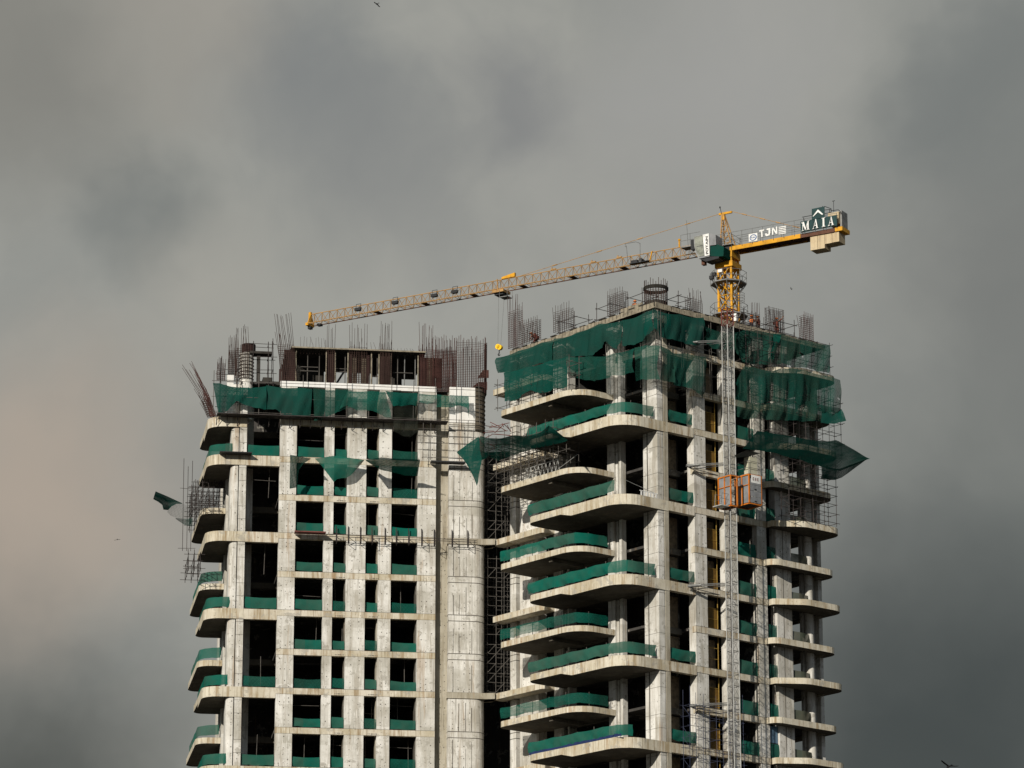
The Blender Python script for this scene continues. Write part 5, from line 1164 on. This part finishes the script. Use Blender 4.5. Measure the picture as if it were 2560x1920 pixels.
for zt in (FR.on(1750, 1175, 0, 0)[1], FR.on(1755, 1475, 0, 0)[1], FR.on(1758, 1773, 0, 0)[1], FR.on(1790, 880, 0, 0)[1]):
    m = MB(); bq = hb - 2.5
    for e in (0, .12): m.bar(FR.p(HA + SD, hb, zt + .2 + e), FR.p(-.2, bq, zt + e), .04)
    m.bar(FR.p(HA, hb + SD, zt + .2), FR.p(-.2, bq + .8, zt - .1), .035); m.bar(FR.p(-.2, bq, zt), FR.p(-.05, bq + 2, zt - .35), .035); m.bar(FR.p(-.2, bq, zt - .02), FR.p(.05, hb + 1.2, zt - .1), .04); m.bar(FR.p(HA + SD, hb + SD, zt + .1), FR.p(.05, hb + 2.0, zt - .05), .035)
    m.build('wall_tie', 'galv_dark', HM)
    m = MB(); m.bar(FR.p(-.9, bq + .8, zt + .12), FR.p(-.2, bq + .05, zt + .08), .06); m.bar(FR.p(-.7, bq + 1.1, zt + .12), FR.p(-.1, bq + .4, zt + .02), .05); m.build('tie_clamp', 'galv', HM)
def cage(label, a0, a1, b0, b1, z0, z1, side_panel):
    t = thing('hoist_cage', label, 'hoist cage', FR.p(a0, b0, z0), 'hoist cages')
    m = MB(); w = .09
    for a in (a0, a1):
        for b in (b0, b1): m.box(FR, a - w / 2, a + w / 2, b - w / 2, b + w / 2, z0, z1)
    for z in (z0, z1):
        for a in (a0, a1): m.box(FR, a - w / 2, a + w / 2, b0 + w / 2, b1 - w / 2, z - w, z)
        for b in (b0, b1): m.box(FR, a0 + w / 2, a1 - w / 2, b - w / 2, b + w / 2, z - w * 1.1, z)
    am = (a0 + a1) / 2
    m.box(FR, am - .04, am + .04, b0 - .05, b0 + .02, z0, z1); zz = z0 + (z1 - z0) * .62
    m.box(FR, a0, a1, b0 - .052, b0 + .0, zz, zz + .05)
    m.build('frame', 'orange', t)
    m = MB(); m.box(FR, a0 + .06, a1 - .06, b0 + .03, b0 + .05, z0 + .05, z1 - .1); m.build('door', 'panel', t)
    m = MB(); m.box(FR, a0, a1, b0, b1, z0 + .005, z0 + .06); m.build('floor', 'black', t)
    m = MB(); m.box(FR, a0, a1, b0, b1, z1 + .01, z1 + .05); m.build('roof', 'galv_dark', t)
    if side_panel:
        h = (z1 - z0)
        for i in range(4):
            m = MB(); za_ = z0 + .06 + i * (h - .12) / 4.6; m.box(FR, a0 - .055, a0 - .03, b0 + .12, b1 - .06, za_, za_ + (h - .12) / 4.6 - .03)
            if i in (0, 2): 
                m.mi = 1; m.box(FR, a0 - .062, a0 - .056, (b0 + b1) / 2 - .12, (b0 + b1) / 2 + .12, za_ + .05, za_ + .17)
            m.build('side_panel', ['panel', 'black'], t)
        m = MB(); zs = z0 + .06 + 4 * (h - .12) / 4.6 - .35; m.box(FR, a0 - .07, a0 - .058, b0 + .2, b1 - .1, zs, z1 - .05); m.build('notice_board', 'signwhite', t)
        m = MB()
        for i in range(3):
            bb = b0 + .38 + i * .25; zc = (zs + z1 - .05) / 2
            m.bar(FR.p(a0 - .08, bb, zc - .12), FR.p(a0 - .08, bb, zc + .12), .018)
            for e in (-.12, 0, .12): m.bar(FR.p(a0 - .08, bb, zc + e), FR.p(a0 - .08, bb + .13, zc + e * .8), .016)
        m.build('notice_marks', 'pipe_red', t)
        m = MB(); m.box(FR, a0 + .1, a0 + .75, b0 + .2, b1 - .3, z1 + .06, z1 + 1.5); m.build('roof_machine', 'beige', t)
        m = MB()
        for a in (a0, a1):
            for b in (b0, b1): m.bar(FR.p(a, b, z1), FR.p(a, b, z1 + 1.1), .025)
        for hh in (.55, 1.1): m.path([FR.p(a0, b0, z1 + hh), FR.p(a1, b0, z1 + hh), FR.p(a1, b1, z1 + hh), FR.p(a0, b1, z1 + hh), FR.p(a0, b0, z1 + hh)], .022)
        m.build('roof_rail', 'galv_dark', t)
    else:
        m = MB(); m.box(FR, a0 + .2, a0 + 1.2, b0 - .9, b0 - .03, z0 - .12, z0 - .04); m.build('landing_plate', 'galv', t)
        m = MB()
        for a in (a0 + .3, a0 + 1.1):
            m.bar(FR.p(a, b0 - .8, z0), FR.p(a, b0 - .7, z0 + .95), .025)
            m.bar(FR.p(a, b0 - .8, z0 + .5), FR.p(a, b0, z0 + .5), .02); m.bar(FR.p(a, b0 - .7, z0 + .95), FR.p(a, b0, z0 + .95), .02)
        m.build('landing_rail', 'galv_dark', t)
    return t
bC, zC1 = FR.on(1872, 1184, 0, -3.4); zC0 = FR.on(1872, 1256, 0, -3.4)[1]
cage('orange framed hoist cage with grey side panels, right of the mast', -3.4, -1.75, bC, bC + 1.35, zC0, zC1, True)
bL, zL = FR.on(1796, 1195, 0, -1.75); zL0 = FR.on(1796, 1270, 0, -1.75)[1]
cage('orange framed hoist cage with mesh doors, half hidden left of the mast', -3.2, -1.75, bL, bL + .7, zL0, zL, False)
# landing gates on each floor
for k in range(-3, 7):
    t = thing('landing_gate', 'ochre landing gate in the bay left of the hoist mast, %s floor from above' % {**ORD, -3: 'lowest'}[k], 'gate', FR.p(.6, 4.6, ZK(k)), 'hoist landing gates')
    m = MB(); b0, b1 = 4.5, 5.75
    for b in (b0, b1): m.bar(FR.p(.6, b, ZK(k)), FR.p(.6, b, ZK(k) + 2.75), .035)
    for h in (.15, .95, 1.85): m.bar(FR.p(.6, b0, ZK(k) + h), FR.p(.6, b1, ZK(k) + h), .03)
    m.build('gate_frame', 'gatefr', t)
    if k != 0: m = MB(); m.box(FR, .62, .64, b0 + .05, b1 - .05, ZK(k) + .15, ZK(k) + 1.85); m.build('gate_panel', 'gate', t)
m = MB(); m.box(FR, .3, .36, 10.95, 11.95, ZK(-2) + .12, ZK(-1) - .55); m.mi = 1; m.box(FR, .28, .37, 10.92, 11.98, ZK(-2) + 1.28, ZK(-2) + 1.36)
tag(m.build('window', ['glass', 'black']), 'blue tinted glazing with a dark middle bar in the narrow bay near the bottom right', 'window')
m = MB()
for i in range(26): a = .5 + i * .43; m.box(FR, a, a + .42, -4.98 + (0.1 if i < 2 else 0), -4.9, ZK(-2) + .03, ZK(-2) + .24 + random.uniform(-.06, .05))
tag(m.build('tarpaulin', 'sack'), 'blue tarpaulin edge lying along the lowest long balcony', 'tarpaulin')
# ================================================================ WORKERS
def person(label, base, yaw, J_, vest=True, trousers='navy', top='hivis'):
    """J_: joint positions (x right, y forward, z up) for one figure"""
    t = thing('person', label, 'person', base)
    names = ['pelvis', 'chest', 'neck', 'head', 'crown', 'hipL', 'kneeL', 'footL', 'toeL', 'hipR', 'kneeR', 'footR', 'toeR', 'shL', 'elL', 'haL', 'shR', 'elR', 'haR']
    rad = dict(pelvis=.14, chest=.16, neck=.06, head=.095, crown=.075, hipL=.10, kneeL=.065, footL=.045, toeL=.04, hipR=.10, kneeR=.065, footR=.045, toeR=.04, shL=.065, elL=.045, haL=.035, shR=.065, elR=.045, haR=.035)
    ed = [('pelvis', 'chest'), ('chest', 'neck'), ('neck', 'head'), ('head', 'crown'), ('pelvis', 'hipL'), ('hipL', 'kneeL'), ('kneeL', 'footL'), ('footL', 'toeL'), ('pelvis', 'hipR'), ('hipR', 'kneeR'), ('kneeR', 'footR'), ('footR', 'toeR'), ('chest', 'shL'), ('shL', 'elL'), ('elL', 'haL'), ('chest', 'shR'), ('shR', 'elR'), ('elR', 'haR')]
    cs, sn = math.cos(yaw), math.sin(yaw)
    co = [(J_[n][0] * cs - J_[n][1] * sn, J_[n][0] * sn + J_[n][1] * cs, J_[n][2]) for n in names]
    me = bpy.data.meshes.new('body'); me.from_pydata(co, [(names.index(a), names.index(b)) for a, b in ed], [])
    o = bpy.data.objects.new('body', me); COL.objects.link(o); o.parent = t
    sk = o.modifiers.new('Skin', 'SKIN'); lay = me.skin_vertices[0] if me.skin_vertices else None
    if lay is None:
        bm = bmesh.new(); bm.from_mesh(me); bm.verts.layers.skin.verify(); bm.to_mesh(me); bm.free(); lay = me.skin_vertices[0]
    for i, n in enumerate(names): lay.data[i].radius = (rad[n], rad[n]); lay.data[i].use_root = (i == 0)
    ss = o.modifiers.new('Sub', 'SUBSURF'); ss.levels = 1; ss.render_levels = 2; sk.use_smooth_shade = True
    me.materials.append(M['skin'])
    def P(n): return Vector(co[names.index(n)]) + Vector(base)
    m = MB()
    for s_ in 'LR': m.bar(P('hip' + s_) + Vector((0, 0, .04)), P('knee' + s_), .115, 10, .085); m.bar(P('knee' + s_), P('foot' + s_) + Vector((0, 0, .05)), .088, 10, .07)
    m.bar(P('pelvis') - Vector((0, 0, .08)), P('pelvis') + Vector((0, 0, .12)), .165, 12); m.build('trousers', trousers, t, smooth=True)
    m = MB(); m.bar(P('pelvis') + (P('chest') - P('pelvis')) * .2, P('chest'), .165, 12, .19); m.bar(P('chest'), P('neck') - (P('neck') - P('chest')) * .25, .19, 12, .09)
    for s_ in 'LR': m.bar(P('chest') * .4 + P('sh' + s_) * .6, P('el' + s_), .085, 8, .06)
    m.build('shirt', top, t, smooth=True)
    hd = P('head'); m = MB(); n = 12
    for i in range(4):
        a0, a1 = i * math.pi / 8, (i + 1) * math.pi / 8
        m.bar(hd + Vector((0, 0, .03 + .13 * math.sin(a0))), hd + Vector((0, 0, .03 + .13 * math.sin(a1))), .135 * math.cos(a0), n, max(.01, .135 * math.cos(a1)))
    m.bar(hd + Vector((0, 0, .025)), hd + Vector((0, 0, .045)), .155, n); m.build('helmet', 'helmet', t, smooth=True)
def pose(**k):
    J0 = dict(pelvis=(0, 0, .95), chest=(0, .02, 1.3), neck=(0, .02, 1.5), head=(0, .04, 1.6), crown=(0, .03, 1.7), hipL=(-.1, 0, .88), kneeL=(-.12, .05, .48), footL=(-.13, 0, .07), toeL=(-.14, .14, .04), hipR=(.1, 0, .88), kneeR=(.12, .03, .48), footR=(.13, -.02, .07), toeR=(.14, .12, .04), shL=(-.2, 0, 1.42), elL=(-.28, .02, 1.13), haL=(-.26, .16, .92), shR=(.2, 0, 1.42), elR=(.28, .05, 1.13), haR=(.24, .2, .95))
    J0.update(k); return J0
def bend(tilt=.5):
    return pose(pelvis=(0, -.1, .72), chest=(0, .22, .98), neck=(0, .38, 1.08), head=(0, .47, 1.12), crown=(0, .53, 1.2), hipL=(-.1, -.1, .68), kneeL=(-.15, .16, .42), hipR=(.1, -.1, .68), kneeR=(.15, .12, .42), shL=(-.18, .28, 1.02), elL=(-.22, .42, .76), haL=(-.12, .55, .6), shR=(.18, .28, 1.02), elR=(.24, .42, .78), haR=(.12, .56, .62))
a_, _ = FR.on(1588, 775, 1, 1.3); person('worker in an orange vest and helmet near the roof corner, only chest up showing', tuple(FR.p(a_, 1.3, ZK(9) + .3)), .3, pose(haL=(-.3, .3, 1.2), haR=(.1, .35, 1.25)), trousers='workwear')
b_, _ = FR.on(1878, 800, 0, 1.4); person('worker in an orange vest and navy trousers standing beside the thin rebar cage', tuple(FR.p(1.4, b_, ZK(9) - .05)), -1.4, pose(elR=(.3, .2, 1.2), haR=(.1, .42, 1.25), elL=(-.3, .15, 1.2), haL=(-.12, .4, 1.2)))
b_, _ = FR.on(1896, 800, 0, 1.2); person('worker in dark red clothes facing the orange vested one', tuple(FR.p(1.2, b_, ZK(9) - .05)), 1.2, pose(haL=(-.2, .35, 1.3), haR=(.2, .3, 1.0)), trousers='workwear', top='workwear')
b_, _ = FR.on(1941, 815, 0, .7); person('worker in dark red clothes reaching one arm up to the rebar mesh', tuple(FR.p(.7, b_, ZK(9))), -.4, pose(elR=(.42, .1, 1.55), haR=(.62, .15, 1.85), haL=(-.1, .3, 1.3)), trousers='workwear', top='workwear')
a_, _ = FR.on(1341, 845, 1, -.6); person('worker in dark red clothes bending over beside the low mesh wall', tuple(FR.p(a_, -.6, ZK(9) + .1)), 1.2, bend(), trousers='workwear', top='workwear')
# ================================================================ BIRDS
def bird(label, x, y, dist, span, roll, flap, head):
    c = pix_dir(x, y) * dist + Vector((0, 0, CAM_Z)); m = MB()
    Rm = Matrix.Rotation(head, 3, 'Z') @ Matrix.Rotation(roll, 3, 'Y'); q = lambda a, b, z: c + Rm @ (Vector((a, b, z)) * span)
    bl = [(-.30, .01), (-.18, .035), (0, .06), (.14, .055), (.24, .035), (.30, .008)]
    for (y0, r0), (y1, r1) in zip(bl, bl[1:]): m.bar(q(0, y0, 0), q(0, y1, 0), r0 * span, 8, r1 * span)
    for s in (-1, 1):
        e = [(.04 * s, .12, -.08, .02), (.26 * s, .14, -.07, flap * .6), (.5 * s, .02, -.12, flap)]
        for i in range(2):
            a, b = e[i], e[i + 1]; t = .012
            m.hexa([q(a[0], a[1], a[3]), q(b[0], b[1], b[3]), q(b[0], b[2], b[3]), q(a[0], a[2], a[3]), q(a[0], a[1], a[3] + t), q(b[0], b[1], b[3] + t), q(b[0], b[2], b[3] + t), q(a[0], a[2], a[3] + t)])
    m.hexa([q(-.02, -.28, 0), q(.02, -.28, 0), q(.08, -.45, 0), q(-.08, -.45, 0), q(-.02, -.28, .012), q(.02, -.28, .012), q(.08, -.45, .012), q(-.08, -.45, .012)])
    tag(m.build('bird', 'feather'), label, 'bird', 'birds in flight')
bird('dark bird near the top edge of the sky', 943, 10, 260, .55, .5, -.12, .6)
bird('small bird low in the left sky, left of the tower', 293, 1349, 300, .5, -.2, -.05, .2)
bird('tiny bird in the sky right of the crane mast', 1978, 722, 320, .3, .7, .1, 1.0)
bird('dark bird at the bottom right corner, wings spread', 2372, 1916, 150, .75, .25, .16, .3)
for o in ORPH:
    if '_o' in o: del o['_o']
